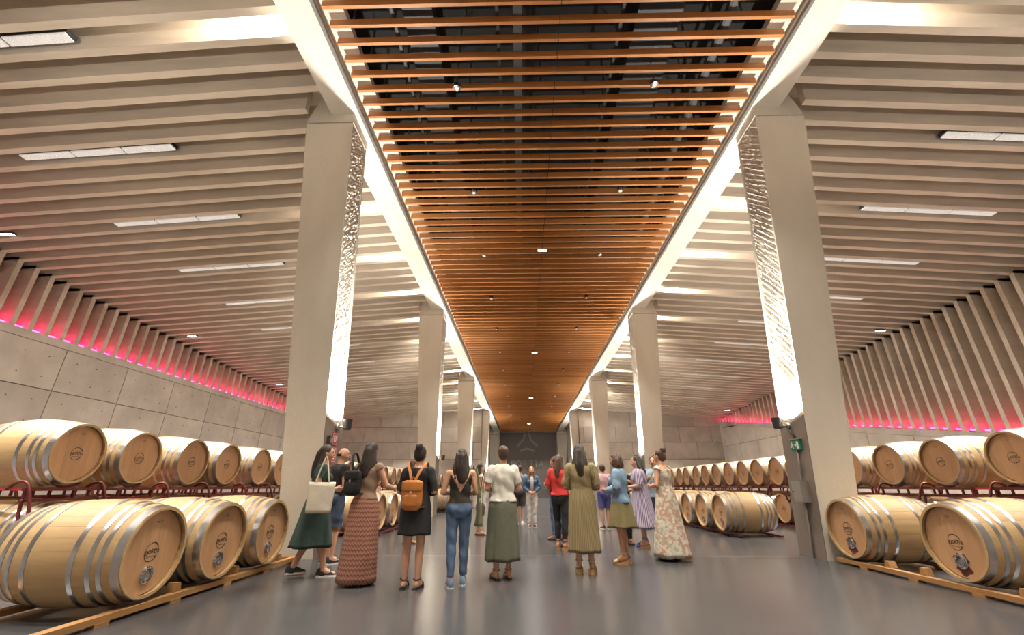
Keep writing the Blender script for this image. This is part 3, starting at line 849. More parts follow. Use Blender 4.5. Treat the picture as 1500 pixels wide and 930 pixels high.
# ------------------------------------------------------------------ people
def pattern(name, kind, cols, rough=.85):
    m = mat(name, cols[0], rough); nt = m.node_tree; N = nt.nodes; L = nt.links; B = N['Principled BSDF']
    tc = N.new('ShaderNodeTexCoord'); ramp = N.new('ShaderNodeValToRGB'); cr = ramp.color_ramp; cr.interpolation = 'CONSTANT'
    if kind == 'stripes':
        w = N.new('ShaderNodeTexGradient'); w.gradient_type = 'RADIAL'; L.new(tc.outputs['Object'], w.inputs['Vector'])
        mu = N.new('ShaderNodeMath'); mu.operation = 'MULTIPLY'; mu.inputs[1].default_value = 52; L.new(w.outputs['Fac'], mu.inputs[0])
        fr = N.new('ShaderNodeMath'); fr.operation = 'FRACT'; L.new(mu.outputs[0], fr.inputs[0]); src = fr.outputs[0]
        pos = (0, .5)
    elif kind == 'bands':
        w = N.new('ShaderNodeTexGradient'); w.gradient_type = 'RADIAL'; L.new(tc.outputs['Object'], w.inputs['Vector'])
        def mth(op, a_, b_=None):
            q = N.new('ShaderNodeMath'); q.operation = op
            L.new(a_, q.inputs[0])
            if b_ is not None:
                if hasattr(b_, 'node'): L.new(b_, q.inputs[1])
                else: q.inputs[1].default_value = b_
            return q.outputs[0]
        sx_ = N.new('ShaderNodeSeparateXYZ'); L.new(tc.outputs['Object'], sx_.inputs[0])
        wob = mth('MULTIPLY', mth('ABSOLUTE', mth('SINE', mth('MULTIPLY', w.outputs['Fac'], 2*math.pi*17))), .45)
        src = mth('FRACT', mth('ADD', mth('MULTIPLY', sx_.outputs[2], 19.), wob)); pos = (0, .42, .78)
    else:
        w = N.new('ShaderNodeTexVoronoi'); w.inputs['Scale'].default_value = 24; w.inputs['Randomness'].default_value = 1; L.new(tc.outputs['Object'], w.inputs['Vector'])
        sp = N.new('ShaderNodeSeparateColor'); L.new(w.outputs['Color'], sp.inputs[0]); src = sp.outputs[0]; pos = tuple(np.linspace(0, 1, len(cols)+1)[:-1])
    while len(cr.elements) < len(cols): cr.elements.new(.5)
    for e, p, c in zip(cr.elements, pos, cols): e.position = p; e.color = (*c, 1)
    L.new(src, ramp.inputs[0]); L.new(ramp.outputs[0], B.inputs['Base Color']); return m
CL = {}
def cloth(name, c, var=.12, rough=.85, bump=.25, bs=22):
    if name not in CL: CL[name] = mat(name, c, rough, bump=bump, bscale=bs, var=var, vscale=8)
    return CL[name]
SKIN = [mat('skin', (.56, .31, .20), .5, var=.05, vscale=12), mat('skin_tanned', (.42, .21, .12), .5, var=.05, vscale=12), mat('skin_fair', (.60, .35, .24), .5, var=.05, vscale=12)]
HAIR = {'dark': mat('dark_hair', (.018, .011, .008), .45, bump=.6, bscale=14, var=.4, vscale=14, stretch=(9, 9, .8)), 'brown': mat('brown_hair', (.06, .028, .014), .45, bump=.6, bscale=14, var=.4, vscale=14, stretch=(9, 9, .8)),
        'fair': mat('light_brown_hair', (.24, .115, .045), .45, bump=.6, bscale=14, var=.35, vscale=14, stretch=(9, 9, .8)), 'black': mat('black_hair', (.008, .007, .008), .4, bump=.6, bscale=14, var=.4, vscale=14, stretch=(9, 9, .8))}
EYE = mat('eye', (.03, .02, .015), .2); LIP = mat('lips', (.35, .09, .08), .45)

def capsule(mb, a, ra, b, rb, n=12):
    a, b = Vector(a), Vector(b); d = b-a; Ln = d.length
    t = d.normalized() if Ln > 1e-6 else Vector((0, 0, 1))
    x = t.orthogonal().normalized(); y = t.cross(x); rings = []
    for c, r, angs in ((a, ra, (-80, -50, -22, 0)), (b, rb, (0, 22, 50, 80))):
        for q in angs:
            q = math.radians(q); rings.append([c+t*(r*math.sin(q))+(x*math.cos(2*math.pi*k/n)+y*math.sin(2*math.pi*k/n))*r*math.cos(q) for k in range(n)])
    mb.loft(rings)
def remesh(mb, vox, smooth=2):
    me = mb.mesh('tmp'); o = link('tmp', me); md = o.modifiers.new('r', 'REMESH'); md.mode = 'VOXEL'; md.voxel_size = vox; md.adaptivity = 0
    dg = bpy.context.evaluated_depsgraph_get(); ev = bpy.data.meshes.new_from_object(o.evaluated_get(dg))
    nv, nf = len(ev.vertices), len(ev.polygons)
    V = np.empty(nv*3); ev.vertices.foreach_get('co', V); V = V.reshape(-1, 3)
    F = np.empty(len(ev.loops), dtype=np.int64); ev.loops.foreach_get('vertex_index', F)
    F = F.reshape(-1, 4) if len(F) == nf*4 else np.array([list(p.vertices)+[p.vertices[-1]]*(4-len(p.vertices)) for p in ev.polygons])
    bpy.data.objects.remove(o); bpy.data.meshes.remove(me); bpy.data.meshes.remove(ev)
    E = np.concatenate([F[:, [0, 1]], F[:, [1, 2]], F[:, [2, 3]], F[:, [3, 0]]])
    for _ in range(smooth):
        S = np.zeros_like(V); c = np.zeros(len(V))
        np.add.at(S, E[:, 0], V[E[:, 1]]); np.add.at(S, E[:, 1], V[E[:, 0]]); np.add.at(c, E[:, 0], 1); np.add.at(c, E[:, 1], 1)
        V = V*.5 + (S/np.maximum(c, 1)[:, None])*.5
    return V, F
def normals(V, F):
    n = np.cross(V[F[:, 2]]-V[F[:, 0]], V[F[:, 3]]-V[F[:, 1]]); N = np.zeros_like(V)
    for k in range(4): np.add.at(N, F[:, k], n)
    return N/np.maximum(np.linalg.norm(N, axis=1), 1e-9)[:, None]
def mesh_np(name, V, F, m):
    me = bpy.data.meshes.new(name); me.from_pydata([tuple(v) for v in V.tolist()], [], [tuple(dict.fromkeys(f)) for f in (F.tolist() if hasattr(F, 'tolist') else F)]); me.update()
    me.polygons.foreach_set('use_smooth', [True]*len(me.polygons)); me.materials.append(m); return me

HANDS = {}
def hand(curl, mir):
    k = (curl, mir)
    if k in HANDS: return HANDS[k]
    mb = MB(); xs = (.03, .01, -.011, -.03); ln = (.068, .076, .07, .054); ang = {'relaxed': (18, 28, 18), 'grip': (62, 70, 40)}[curl]
    sg = -1 if not mir else 1
    for x, l in zip(xs, ln):
        capsule(mb, (x*.55, .008, 0), .0125, (x, .085, 0), .0115, 10)
        p = Vector((x, .085, 0)); a = 0
        for j, f in enumerate((.45, .32, .23)):
            a += math.radians(ang[j]); q = p+Vector((0, math.cos(a), sg*math.sin(a)))*l*f
            capsule(mb, p, .0092-.0008*j, q, .0085-.0008*j, 8); p = q
    capsule(mb, (.016, .02, sg*.004), .0125, (.042, .052, sg*.012), .011, 8); capsule(mb, (.042, .052, sg*.012), .0105, (.05, .085, sg*.022), .0085, 8)
    capsule(mb, (0, -.03, 0), .025, (0, .02, 0), .022, 10)
    HANDS[k] = remesh(mb, .0046, 1); return HANDS[k]

TOR = [(.80, .10, .09), (.88, .165, .115), (.95, .163, .118), (1.05, .128, .092), (1.15, .134, .098), (1.25, .15, .112), (1.33, .162, .10), (1.385, .12, .078), (1.425, .055, .055)]
TORM = [(.80, .10, .09), (.88, .155, .11), (.95, .152, .112), (1.05, .148, .108), (1.15, .155, .112), (1.25, .172, .12), (1.33, .182, .108), (1.385, .14, .085), (1.425, .06, .06)]
ARM = {'down': ((.235, -.03, 1.10), (.25, .03, .86)), 'fold': ((.235, -.02, 1.11), (.09, .20, 1.09)), 'phone': ((.225, .01, 1.12), (.10, .24, 1.21)), 'clasp': ((.235, -.01, 1.10), (.06, .145, .95)),
       'strap': ((.23, .04, 1.13), (.14, .16, 1.32)), 'out': ((.25, .06, 1.13), (.22, .30, 1.10)), 'back': ((.24, -.08, 1.11), (.10, -.17, .95))}
def person(label, px, py, H, a, top=None, legs=None, skirt=None, dress=None, hair='long', hcol='dark', shoe='sneaker', shoec='black', arms=('down', 'down'), stance=(0, 0), male=False, skin=0, head=0, belt=None, sole=None, big=0., extras=()):
    root = empty('person', (px, py, 0), -math.radians(a)); s = H/1.683; root.scale = (s, s, s); tag(root, label, 'person')
    tor = [(z, rx*(1+big), ry*(1+big*1.3)) for z, rx, ry in (TORM if male else TOR)]; mb = MB(); segs = []
    rings = [[(rx*math.cos(2*math.pi*k/24), ry*math.sin(2*math.pi*k/24)-.008, z) for k in range(24)] for z, rx, ry in tor]; mb.loft(rings)
    if not male:
        for sx in (-1, 1): mb.ball((sx*.068, .078, 1.235), (.06, .055, .06))
    for sx in (-1, 1): mb.ball((sx*.075, -.065, .90), (.085, .075, .085))
    sw = .185 if male else .165
    wedge = shoe == 'wedge'; lift = .05 if wedge else 0.
    feet = []; sk = 1+big*.8
    for sx, st in ((1, stance[0]), (-1, stance[1])):
        nm = 'R' if sx > 0 else 'L'
        sh = (sx*sw, -.012, 1.355); e, w = ARM[arms[0 if sx > 0 else 1]]
        e = (sx*(e[0]+(sw-.165)), e[1], e[2]); w = (sx*(w[0]+(.02 if male and abs(w[0]) > .2 else 0)), w[1], w[2])
        ua, fa = (.05, .038) if not male else (.056, .044); wr = .026 if not male else .03
        mb.ball((sx*(sw-.012), -.012, 1.352), .058)
        capsule(mb, sh, ua*sk, e, fa*sk); mid = tuple(Vector(e).lerp(Vector(w), .3)); capsule(mb, e, fa*sk, mid, fa*1.02*sk); capsule(mb, mid, fa*1.02*sk, w, wr)
        segs += [('uarm', sh, e, ua*sk, fa*sk), ('farm', e, w, fa*sk, wr)]
        hip = (sx*.085, 0, .87); an = (sx*(.085 if not abs(st) > .12 else .06), st, .085+lift+(.03 if st < -.15 else 0)); kn = ((hip[0]+an[0])/2, (hip[1]+an[1])/2+.025+.05*(st < -.1), .47+lift*.5)
        capsule(mb, hip, .086*sk, kn, .054*sk); cf = tuple(Vector(kn).lerp(Vector(an), .32)-Vector((0, .014, 0))); capsule(mb, kn, .052*sk, cf, .053*sk); capsule(mb, cf, .053*sk, an, .035)
        segs += [('thigh', hip, kn, .086*sk, .054*sk), ('calf', kn, an, .053*sk, .035)]
        hl, to = (an[0], an[1]-.035, .045+lift), (an[0]+sx*.02, an[1]+.135, .032)
        capsule(mb, an, .036, hl, .034); capsule(mb, hl, .034, to, .028); capsule(mb, an, .036, (to[0], an[1]+.06, .055+lift*.45), .033); segs += [('foot', hl, to, .034, .028)]
        feet.append((sx, an, hl, to))
    hb = MB(); ht = math.radians(head)
    hc = Matrix.Translation((0, .012, 0)) @ Matrix.Rotation(-ht, 4, 'Z')
    i0 = len(mb.v)
    mb.ball((0, .012, 1.578), (.073, .09, .104), 20, 14); mb.ball((0, .036, 1.515), (.05, .056, .048)); mb.ball((0, .066, 1.487), (.025, .024, .022))
    capsule(mb, (0, .095, 1.588), .011, (0, .115, 1.553), .015, 8)
    for sx in (-1, 1): mb.ball((sx*.076, .002, 1.562), (.012, .021, .031), 10, 8); mb.ball((sx*.034, .085, 1.535), (.02, .016, .02), 8, 6)
    mb.ball((0, .088, 1.517), (.024, .014, .011), 8, 6)
    mb.v[i0:] = [tuple(hc @ Vector(v)) for v in mb.v[i0:]]
    capsule(mb, (0, -.01, 1.39), .056 if not male else .064, (0, .008, 1.49), .05 if not male else .058)
    V, F = remesh(mb, .0115, 2)
    # which limb each vertex belongs to
    best = np.full(len(V), 9.); bone = np.zeros(len(V), dtype=int); tt = np.zeros(len(V)); names = ['torso', 'head'] + [q[0] for q in segs]
    zs = np.array([q[0] for q in tor]); RX = np.interp(V[:, 2], zs, [q[1] for q in tor]); RY = np.interp(V[:, 2], zs, [q[2] for q in tor])
    d = (np.sqrt((V[:, 0]/RX)**2+((V[:, 1]+.008)/RY)**2)-1)*np.minimum(RX, RY); d = np.where((V[:, 2] < .8) | (V[:, 2] > 1.44), 5, d); best = d.copy()
    for j, (nm, p, q, r0, r1) in enumerate(segs):
        p, q = np.array(p), np.array(q); u = np.clip(((V-p)@(q-p))/((q-p)@(q-p)), 0, 1); dd = np.linalg.norm(V-(p+u[:, None]*(q-p)), axis=1)-(r0+(r1-r0)*u)
        k = dd < best-.004; best[k] = dd[k]; bone[k] = j+2; tt[k] = u[k]
    bone[(V[:, 2] > 1.44)] = 1
    bn = np.array(names)[bone]; N = normals(V, F)
    allV, allF = [V], [F]; off = len(V)
    for sx, ar in ((1, arms[0]), (-1, arms[1])):
        e, w = ARM[ar]; e = Vector((sx*(e[0]+(sw-.165)), e[1], e[2])); w = Vector((sx*(w[0]+(.02 if male and abs(w[0]) > .2 else 0)), w[1], w[2]))
        hv, hf = hand('grip' if ar in ('phone', 'strap', 'clasp') else 'relaxed', sx > 0)
        Y = (w-e).normalized(); X = Vector((0, .7, .7)); X = (X-Y*X.dot(Y)).normalized(); Z = X.cross(Y)
        R = np.array([list(X), list(Y), list(Z)]); allV.append(hv@R+np.array(w)); allF.append(hf+off); off += len(hv)
    body = link('body', mesh_np('body', np.concatenate(allV), np.concatenate(allF), SKIN[skin]), root)
    for sx in (-1, 1):
        v = hc @ Vector((sx*.032, .0915, 1.588)); MB().ball(v, (.0125, .008, .0075), 10, 6).build('eye', EYE, root, True)
        v = hc @ Vector((sx*.032, .094, 1.607)); MB().ball(v, (.018, .006, .0035), 8, 5).build('eyebrow', HAIR[hcol], root, True)
    v = hc @ Vector((0, .1005, 1.517)); MB().ball(v, (.023, .006, .0065), 10, 6).build('mouth', LIP, root, True)

    def garment(name, m, mask, thick, extra=None):
        wr = .004*np.sin(V[:, 2]*38+V[:, 0]*21)+.003*np.sin(V[:, 0]*55-V[:, 1]*40+V[:, 2]*17)
        O = V+N*(thick+np.where(thick > 0, wr, 0))[:, None]
        fm = mask[F].all(axis=1); G = F[fm]
        if not len(G) and extra is None: return None
        used = np.unique(G); mp = -np.ones(len(V), dtype=int); mp[used] = np.arange(len(used))
        A = O[used]; Bq = V[used]; G2 = mp[G]; n = len(used)
        ed = {}
        for q in G2.tolist():
            for k in range(4):
                u, v = q[k], q[(k+1) % 4]
                if u != v: ed[(u, v)] = 1
        fs = G2.tolist(); fs += [[v, u, u+n, v+n] for (u, v) in ed if (v, u) not in ed]
        vs = np.concatenate([A, Bq])
        if extra:
            ev, ef = extra; b = len(vs); vs = np.concatenate([vs, np.array(ev)]); fs += [[i+b for i in q] for q in ef]
        return link(name, mesh_np(name, vs, fs, m), root)
    def top_mask(sl, lo, hi, scoop=0., sleeveless=False):
        z = V[:, 2]; m = (bn == 'torso') & (z > lo) & (z < hi - scoop*(V[:, 1] < 0)*np.clip(1-np.abs(V[:, 0])/.13, 0, 1)*2)
        m |= (bn == 'thigh') & (z > lo); m |= (bn == 'head') & (z < hi)
        m |= (bn == 'uarm') & (tt < min(sl, 1.0)); m |= (bn == 'farm') & (tt < sl-1.0)
        if lo < .8: pass
        return m
    def skirt_loft(z0, z1, prof, folds, amp, n=56, rows=18):
        v = []; f = []
        yo = (stance[0]+stance[1])/2
        for i in range(rows+1):
            z = z0+(z1-z0)*i/rows; u = i/rows
            rx = np.interp(-z, [-q[0] for q in prof], [q[1] for q in prof]); ry = np.interp(-z, [-q[0] for q in prof], [q[2] for q in prof])
            for k in range(n):
                t = 2*math.pi*k/n; g = 1+amp*u*(math.sin(folds*t)+.5*math.sin((folds*1.618//1)*t+1.3+u))
                v.append((rx*g*math.cos(t), ry*g*math.sin(t)-.008+yo*u, z+.006*math.sin(5*t)*u))
        for i in range(rows):
            for k in range(n): f.append((i*n+k, i*n+(k+1) % n, (i+1)*n+(k+1) % n, (i+1)*n+k)[::-1])
        b = len(v)                                     # turned-up hem
        for k in range(n): x, y, z = v[rows*n+k]; v.append((x*.97, y*.97, z+.03))
        for k in range(n): f.append((rows*n+k, rows*n+(k+1) % n, b+(k+1) % n, b+k)[::-1])
        return v, f
    th = lambda t: np.full(len(V), t)
    if top: garment(*top[:2], top_mask(**top[2]), th(top[3]))
    if legs:
        nm, m, lo, hi, t = legs; z = V[:, 2]
        mk = ((bn == 'torso') & (z < hi)) | (bn == 'thigh') & (tt < min(lo, 1.01)) | (bn == 'calf') & (tt < lo-1)
        garment(nm, m, mk, th(t))
    if skirt:
        nm, m, args = skirt; ev, ef = skirt_loft(*args); link(nm, mesh_np(nm, np.array(ev), [list(q) for q in ef], m), root)
    if dress:
        nm, m, tk, t, args = dress; garment(nm, m, top_mask(**tk), th(t), skirt_loft(*args))
    if belt:
        z, rx, ry, m = belt; MB().loft([[((rx)*math.cos(2*math.pi*k/32), ry*math.sin(2*math.pi*k/32)-.008, zz) for k in range(32)] for zz in (z-.02, z+.02)]).build('belt', m, root, True)
    # hair
    hb = MB()
    if hair != 'bald': hb.ball((0, -.012, 1.603), (.083, .097, .096), 20, 12); hb.ball((0, -.04, 1.56), (.078, .068, .075), 16, 10)
    else: hb.ball((0, -.018, 1.575), (.081, .082, .042), 16, 10)
    if hair == 'long':
        capsule(hb, (0, -.07, 1.57), .068, (0, -.10, 1.40), .072); capsule(hb, (0, -.10, 1.40), .072, (.01, -.112, 1.27), .058)
        for sx in (-1, 1): capsule(hb, (sx*.064, -.02, 1.57), .03, (sx*.085, -.055, 1.40), .036); capsule(hb, (sx*.085, -.055, 1.40), .036, (sx*.07, -.085, 1.28), .032)
    if hair == 'front':
        capsule(hb, (0, -.07, 1.57), .062, (0, -.095, 1.38), .06)
        for sx in (-1, 1): capsule(hb, (sx*.07, .01, 1.57), .024, (sx*.09, .05, 1.42), .03); capsule(hb, (sx*.09, .05, 1.42), .03, (sx*.085, .085, 1.29), .018)
    if hair == 'bob':
        for sx in (-1, 0, 1): capsule(hb, (sx*.055, -.045, 1.58), .05, (sx*.07, -.05, 1.49), .05)
        for sx in (-1, 1): capsule(hb, (sx*.068, .02, 1.58), .026, (sx*.074, .02, 1.50), .028)
        hb.ball((0, .03, 1.648), (.07, .06, .03), 12, 8)
    if hair == 'bun': hb.ball((0, -.075, 1.665), (.055, .05, .05), 14, 10); hb.ball((.02, -.09, 1.69), (.03, .03, .028)); hb.ball((-.025, -.07, 1.69), (.03, .03, .026))
    if hair == 'pony': capsule(hb, (0, -.10, 1.62), .035, (0, -.14, 1.5), .04); capsule(hb, (0, -.14, 1.5), .04, (.01, -.13, 1.30), .025)
    hv, hf = remesh(hb, .010, 1); hv = np.array([tuple(hc @ Vector(v)) for v in hv.tolist()])
    link('hair', mesh_np('hair', hv, hf, HAIR[hcol]), root)
    # shoes
    out = [(-.042, -.045), (-.034, -.075), (0, -.088), (.034, -.075), (.042, -.045), (.04, .02), (.048, .09), (.04, .145), (.012, .176), (-.016, .174), (-.042, .14), (-.048, .08), (-.04, .02)]
    for sx, an, hl, to in feet:
        yaw = -math.atan2(to[0]-hl[0], to[1]-hl[1]); T = Matrix.Translation((an[0], an[1], 0)) @ Matrix.Rotation(yaw, 4, 'Z'); dz = .03 if (shoe == 'sneaker' and an[2] > .1) else 0
        S = lambda m_, nm, mt, sm=True, par=root: (setattr(m_, 'v', [tuple(T @ Vector(v)) for v in m_.v]), m_.build(nm, mt, par, sm))[1]
        if shoe in ('sneaker', 'shoe'):
            rg = []
            for yy, hw_, zt in ((-.086, .018, .062), (-.075, .034, .092), (-.045, .042, .108), (0, .042, .108), (.03, .041, .095), (.07, .044, .078), (.11, .045, .062), (.145, .038, .05), (.17, .018, .036)):
                rg.append([(hw_*math.cos(q), yy, .018+dz+max(0, math.sin(q))*(zt-.018)) for q in [math.pi*k/10 for k in range(11)]]+[(-hw_*.8, yy, .012+dz), (hw_*.8, yy, .012+dz)])
            so = S(MB().loft(rg), 'shoe', cloth('shoe_'+shoec, {'black': (.02, .02, .022), 'white': (.75, .74, .72), 'brown': (.18, .08, .035), 'blue': (.12, .2, .33)}[shoec], bump=.05))
            S(MB().prism(out, 0+dz, .024+dz), 'sole', M['white'] if shoe == 'sneaker' else M['black'], False, so)
            if shoe == 'sneaker':
                lc = MB()
                for k in range(3): lc.tube([(-.02, .035+.022*k, .098-.008*k+dz), (0, .035+.022*k, .104-.008*k+dz), (.02, .035+.022*k, .098-.008*k+dz)], .004, 5)
                S(lc, 'lace', M['white'] if shoec != 'white' else M['grey_metal'], True, so)
        else:
            hh = .062 if wedge else .014; mt = cloth('rope_sole', (.40, .24, .10)) if wedge else M['black']
            rg = [[(x*1.02, y, 0) for x, y in out], [(x*1.02, y, (.014+(hh-.014)*max(0, min(1, (.07-y)/.11))) if wedge else .012) for x, y in out]]
            so = S(MB().loft(rg), 'shoe', mt, False)
            sc = cloth('strap_'+shoec, {'black': (.02, .02, .022), 'blue': (.04, .05, .28), 'beige': (.55, .42, .27), 'white': (.75, .70, .62), 'tan': (.4, .22, .09)}[shoec], bump=.05)
            z0 = hh if wedge else .012
            S(MB().tube([(-.047, .10, z0*.3+.006), (-.038, .10, .055+lift*.2), (0, .105, .066+lift*.2), (.038, .10, .055+lift*.2), (.047, .10, z0*.3+.006)], .012 if wedge else .009, 6), 'strap', sc, True, so)
            if wedge: S(MB().loft([[(r_*.044*math.cos(q), .125+.045*math.sin(q)*r_, zz) for q in [2*math.pi*k/16 for k in range(16)]] for r_, zz in ((1, .016), (.95, .045), (.6, .064))]), 'toe_cap', sc, True, so)
            az = an[2]+.025
            S(MB().tube([(.045*math.cos(q), .045*math.sin(q)-.006, az+.01*math.sin(q)) for q in [2*math.pi*k/14 for k in range(15)]], .007, 6), 'ankle_strap', sc, True, so)
    return root
def at_person(root, v):
    s = root.scale[0]; a = root.rotation_euler.z; x, y, z = v
    return (root.location.x+s*(x*math.cos(a)-y*math.sin(a)), root.location.y+s*(x*math.sin(a)+y*math.cos(a)), s*z)
def bag_root(name, p, v, label):
    e = empty(name, at_person(p, v), p.rotation_euler.z); e.scale = p.scale; return tag(e, label, 'bag')
def rbox(mb, c, s, n=20, p=3.2):       # rounded box by superellipse rings
    rings = []
    for i in range(9):
        t = -1+2*i/8; zz = math.copysign(abs(t)**.9, t); k = (1-abs(t)**5*.28)
        if i in (0, 8): k *= .82
        ring = []
        for j in range(n):
            a = 2*math.pi*j/n; cc, ss = math.cos(a), math.sin(a)
            ring.append((c[0]+s[0]*k*math.copysign(abs(cc)**(2/p), cc), c[1]+s[1]*k*math.copysign(abs(ss)**(2/p), ss), c[2]+s[2]*zz))
        rings.append(ring)
    return mb.loft(rings)
def backpack(p, v, label, m, w=.13, h=.17, d=.06, vee=True, lean=0.):
    e = bag_root('backpack', p, v, label)
    a = rbox(MB(), (0, -d, 0), (w, d, h)).build('body', m, e, True)
    rbox(MB(), (0, -d*1.25, h*.62), (w*1.02, d*.98, h*.42)).build('flap', m, e, True)
    rbox(MB(), (0, -d*1.9, -h*.35), (w*.72, d*.3, h*.42)).build('pocket', m, e, True)
    MB().box(-.012, .012, -d*2.32, -d*2.2, h*.1, h*.3).build('buckle', M['hoop'], e)
    MB().tube(arc([(-.03, -d, h), (0, -d*1.1, h+.045), (.03, -d, h)], 4), .008, 6).build('handle', m, e, True)
    for sx in (-1, 1):
        pts = [(sx*.02, -d*.8, h*.9), (sx*.06, -.012, h+.10), (sx*.115, .055, h+.205), (sx*.12, .10, h+.235), (sx*.125, .17, h+.20), (sx*.14, .235, h+.06), (sx*.155, .2, -h*.3), (sx*w*.95, .06, -h*.75), (sx*w*.8, -.02, -h*.8)]
        P = arc(pts, 5); rings = []
        for i, q in enumerate(P):
            t = (P[min(i+1, len(P)-1)]-P[max(i-1, 0)]).normalized(); wv = Vector((1, 0, 0)); wv = (wv-t*wv.dot(t)).normalized(); nn = t.cross(wv)
            rings.append([q+wv*.017+nn*.004, q-wv*.017+nn*.004, q-wv*.017-nn*.004, q+wv*.017-nn*.004])
        MB().loft(rings).build('strap', m, e)
    return e
def tote(p, v, label, m, w=.17, h=.19, d=.05, reach=.38, side=1):
    e = bag_root('tote_bag', p, v, label)
    mb = MB(); rings = []
    for i in range(9):
        u = i/8; z = -h+2*h*u; ww = w*(.94+.08*u); dd = d*(1.1-.75*u)
        rings.append([(dd*math.sin(t)*(1+.12*math.sin(3*t+4*u)), ww*math.copysign(abs(math.cos(t))**.6, math.cos(t)), z+.012*math.sin(2*t+3)*(u)) for t in [2*math.pi*k/24 for k in range(24)]])
    mb.loft(rings).build('body', m, e, True)
    for x in (-.012, .012):
        pts = arc([(x, -w*.5, h), (x-side*.03, -w*.25, h+reach*.6), (x-side*.06, 0, h+reach), (x-side*.03, w*.25, h+reach*.6), (x, w*.5, h)], 5)
        MB().tube(pts, .008, 6).build('strap', m, e, True)
    return e
def purse(p, v, label, m, side=1, reach=.45, rz=0.):
    e = bag_root('shoulder_bag', p, v, label); e.rotation_euler.z += rz
    rbox(MB(), (0, 0, 0), (.045, .12, .085)).build('body', m, e, True); rbox(MB(), (side*.012, 0, .03), (.042, .122, .05)).build('flap', m, e, True)
    MB().tube(arc([(0, -.11, .07), (-side*.02, -.07, reach*.6), (-side*.06, 0, reach), (-side*.02, .07, reach*.6), (0, .11, .07)], 5), .006, 6).build('strap', m, e, True)
    return e

T = lambda sl, lo, hi, scoop=0.: dict(sl=sl, lo=lo, hi=hi, scoop=scoop)
green = cloth('green_dress', (.022, .05, .04)); blackc = cloth('black_cloth', (.012, .012, .014)); denim = cloth('denim', (.075, .125, .22)); denim_l = cloth('light_denim', (.19, .30, .42)); denim_d = cloth('denim_shorts', (.07, .10, .17))
P1 = person('woman in long dark green dress walking beside the concrete column', -3.66, 6.43, 1.67, 72, dress=('dress', green, T(.55, 1.0, 1.415), .014, (1.10, .36, [(1.10, .148, .115), (.93, .195, .16), (.36, .27, .28)], 7, .05)), hair='long', hcol='dark', shoe='sneaker', shoec='black', arms=('fold', 'fold'), stance=(.20, -.20), skin=0)
tote(P1, (.33, .05, .98), 'cream cloth tote bag hanging from the shoulder of the woman in green', cloth('cream_canvas', (.62, .56, .45)), reach=.34)
P2 = person('balding man in black t-shirt and denim shorts', -3.82, 7.43, 1.72, 40, top=('t_shirt', blackc, T(.5, .84, 1.43), .014), legs=('shorts', denim_d, .93, .96, .026), hair='bald', hcol='dark', shoe='sneaker', shoec='black', arms=('fold', 'fold'), male=True, head=35)
P3 = person('woman in red patterned maxi skirt and beige top', -2.84, 5.98, 1.67, 15, top=('top', cloth('beige_top', (.27, .18, .12)), T(.12, .96, 1.40, .10), .011), skirt=('maxi_skirt', pattern('red_pattern', 'bands', [(.36, .18, .12), (.25, .10, .07), (.13, .045, .035)]), (1.03, .03, [(1.03, .140, .106), (.92, .188, .152), (.6, .215, .19), (.03, .25, .225)], 6, .03)), hair='long', hcol='dark', shoe='sandal', shoec='black', arms=('out', 'fold'), skin=0)
backpack(P3, (-.09, -.15, 1.16), 'small black leather backpack on the woman in the maxi skirt', blackc, .115, .15, .05)
P4 = person('woman in short black dress standing behind the visitor with the tan backpack', -3.20, 9.9, 1.66, 60, dress=('dress', blackc, T(.3, 1.0, 1.40), .012, (1.10, .62, [(1.10, .148, .112), (.93, .19, .15), (.62, .20, .17)], 6, .03)), hair='long', hcol='brown', shoe='sandal', shoec='tan', arms=('fold', 'fold'))
P5 = person('woman in black mini dress with hair in a bun', -2.12, 5.77, 1.60, 3, dress=('dress', blackc, T(1.55, 1.0, 1.405), .013, (1.12, .60, [(1.12, .15, .115), (.93, .20, .16), (.60, .218, .185)], 5, .022)), hair='bun', hcol='dark', shoe='sandal', shoec='black', arms=('fold', 'fold'), skin=0)
backpack(P5, (.0, -.175, 1.065), 'tan leather backpack worn by the woman in black mini dress', mat('tan_leather', (.45, .16, .03), .45, bump=.1, bscale=30, var=.12, vscale=9), .135, .175, .06)
P6 = person('woman in dark top, blue jeans and pale sneakers', -1.60, 5.93, 1.58, -12, top=('top', cloth('brown_black_top', (.03, .022, .014)), T(.0, .95, 1.36, .12), .010), legs=('jeans', denim, 1.93, .98, .010), hair='long', hcol='dark', shoe='sneaker', shoec='blue', arms=('fold', 'fold'), stance=(.05, -.08))
tote(P6, (.27, .0, .86), 'olive cloth bag hanging beside the woman in blue jeans', cloth('olive_canvas', (.16, .17, .08)), .14, .17, .045, .40)
P7 = person('woman in sleeveless white dress standing past the jeans wearer', -1.86, 11.6, 1.66, 70, dress=('dress', cloth('white_dress', (.62, .58, .52)), T(.08, 1.0, 1.37), .012, (1.10, .62, [(1.10, .146, .11), (.93, .185, .15), (.62, .20, .17)], 5, .025)), hair='long', hcol='dark', shoe='sandal', shoec='tan', arms=('phone', 'down'))
P8 = person('short haired visitor in white t-shirt and long grey green skirt', -1.06, 6.34, 1.65, -18, top=('t_shirt', cloth('white_tee', (.66, .65, .58)), T(.75, .93, 1.42), .020), skirt=('long_skirt', cloth('grey_green_skirt', (.115, .12, .085), bump=.4, bs=14), (1.02, .22, [(1.02, .150, .115), (.9, .20, .16), (.22, .235, .21)], 11, .035)), hair='short', hcol='brown', shoe='sandal', shoec='tan', arms=('fold', 'fold'), big=.06)
purse(P8, (-.31, .03, .84), 'mauve shoulder bag at the hip of the long skirt wearer', cloth('mauve_leather', (.14, .09, .09), rough=.5), -1, .55)
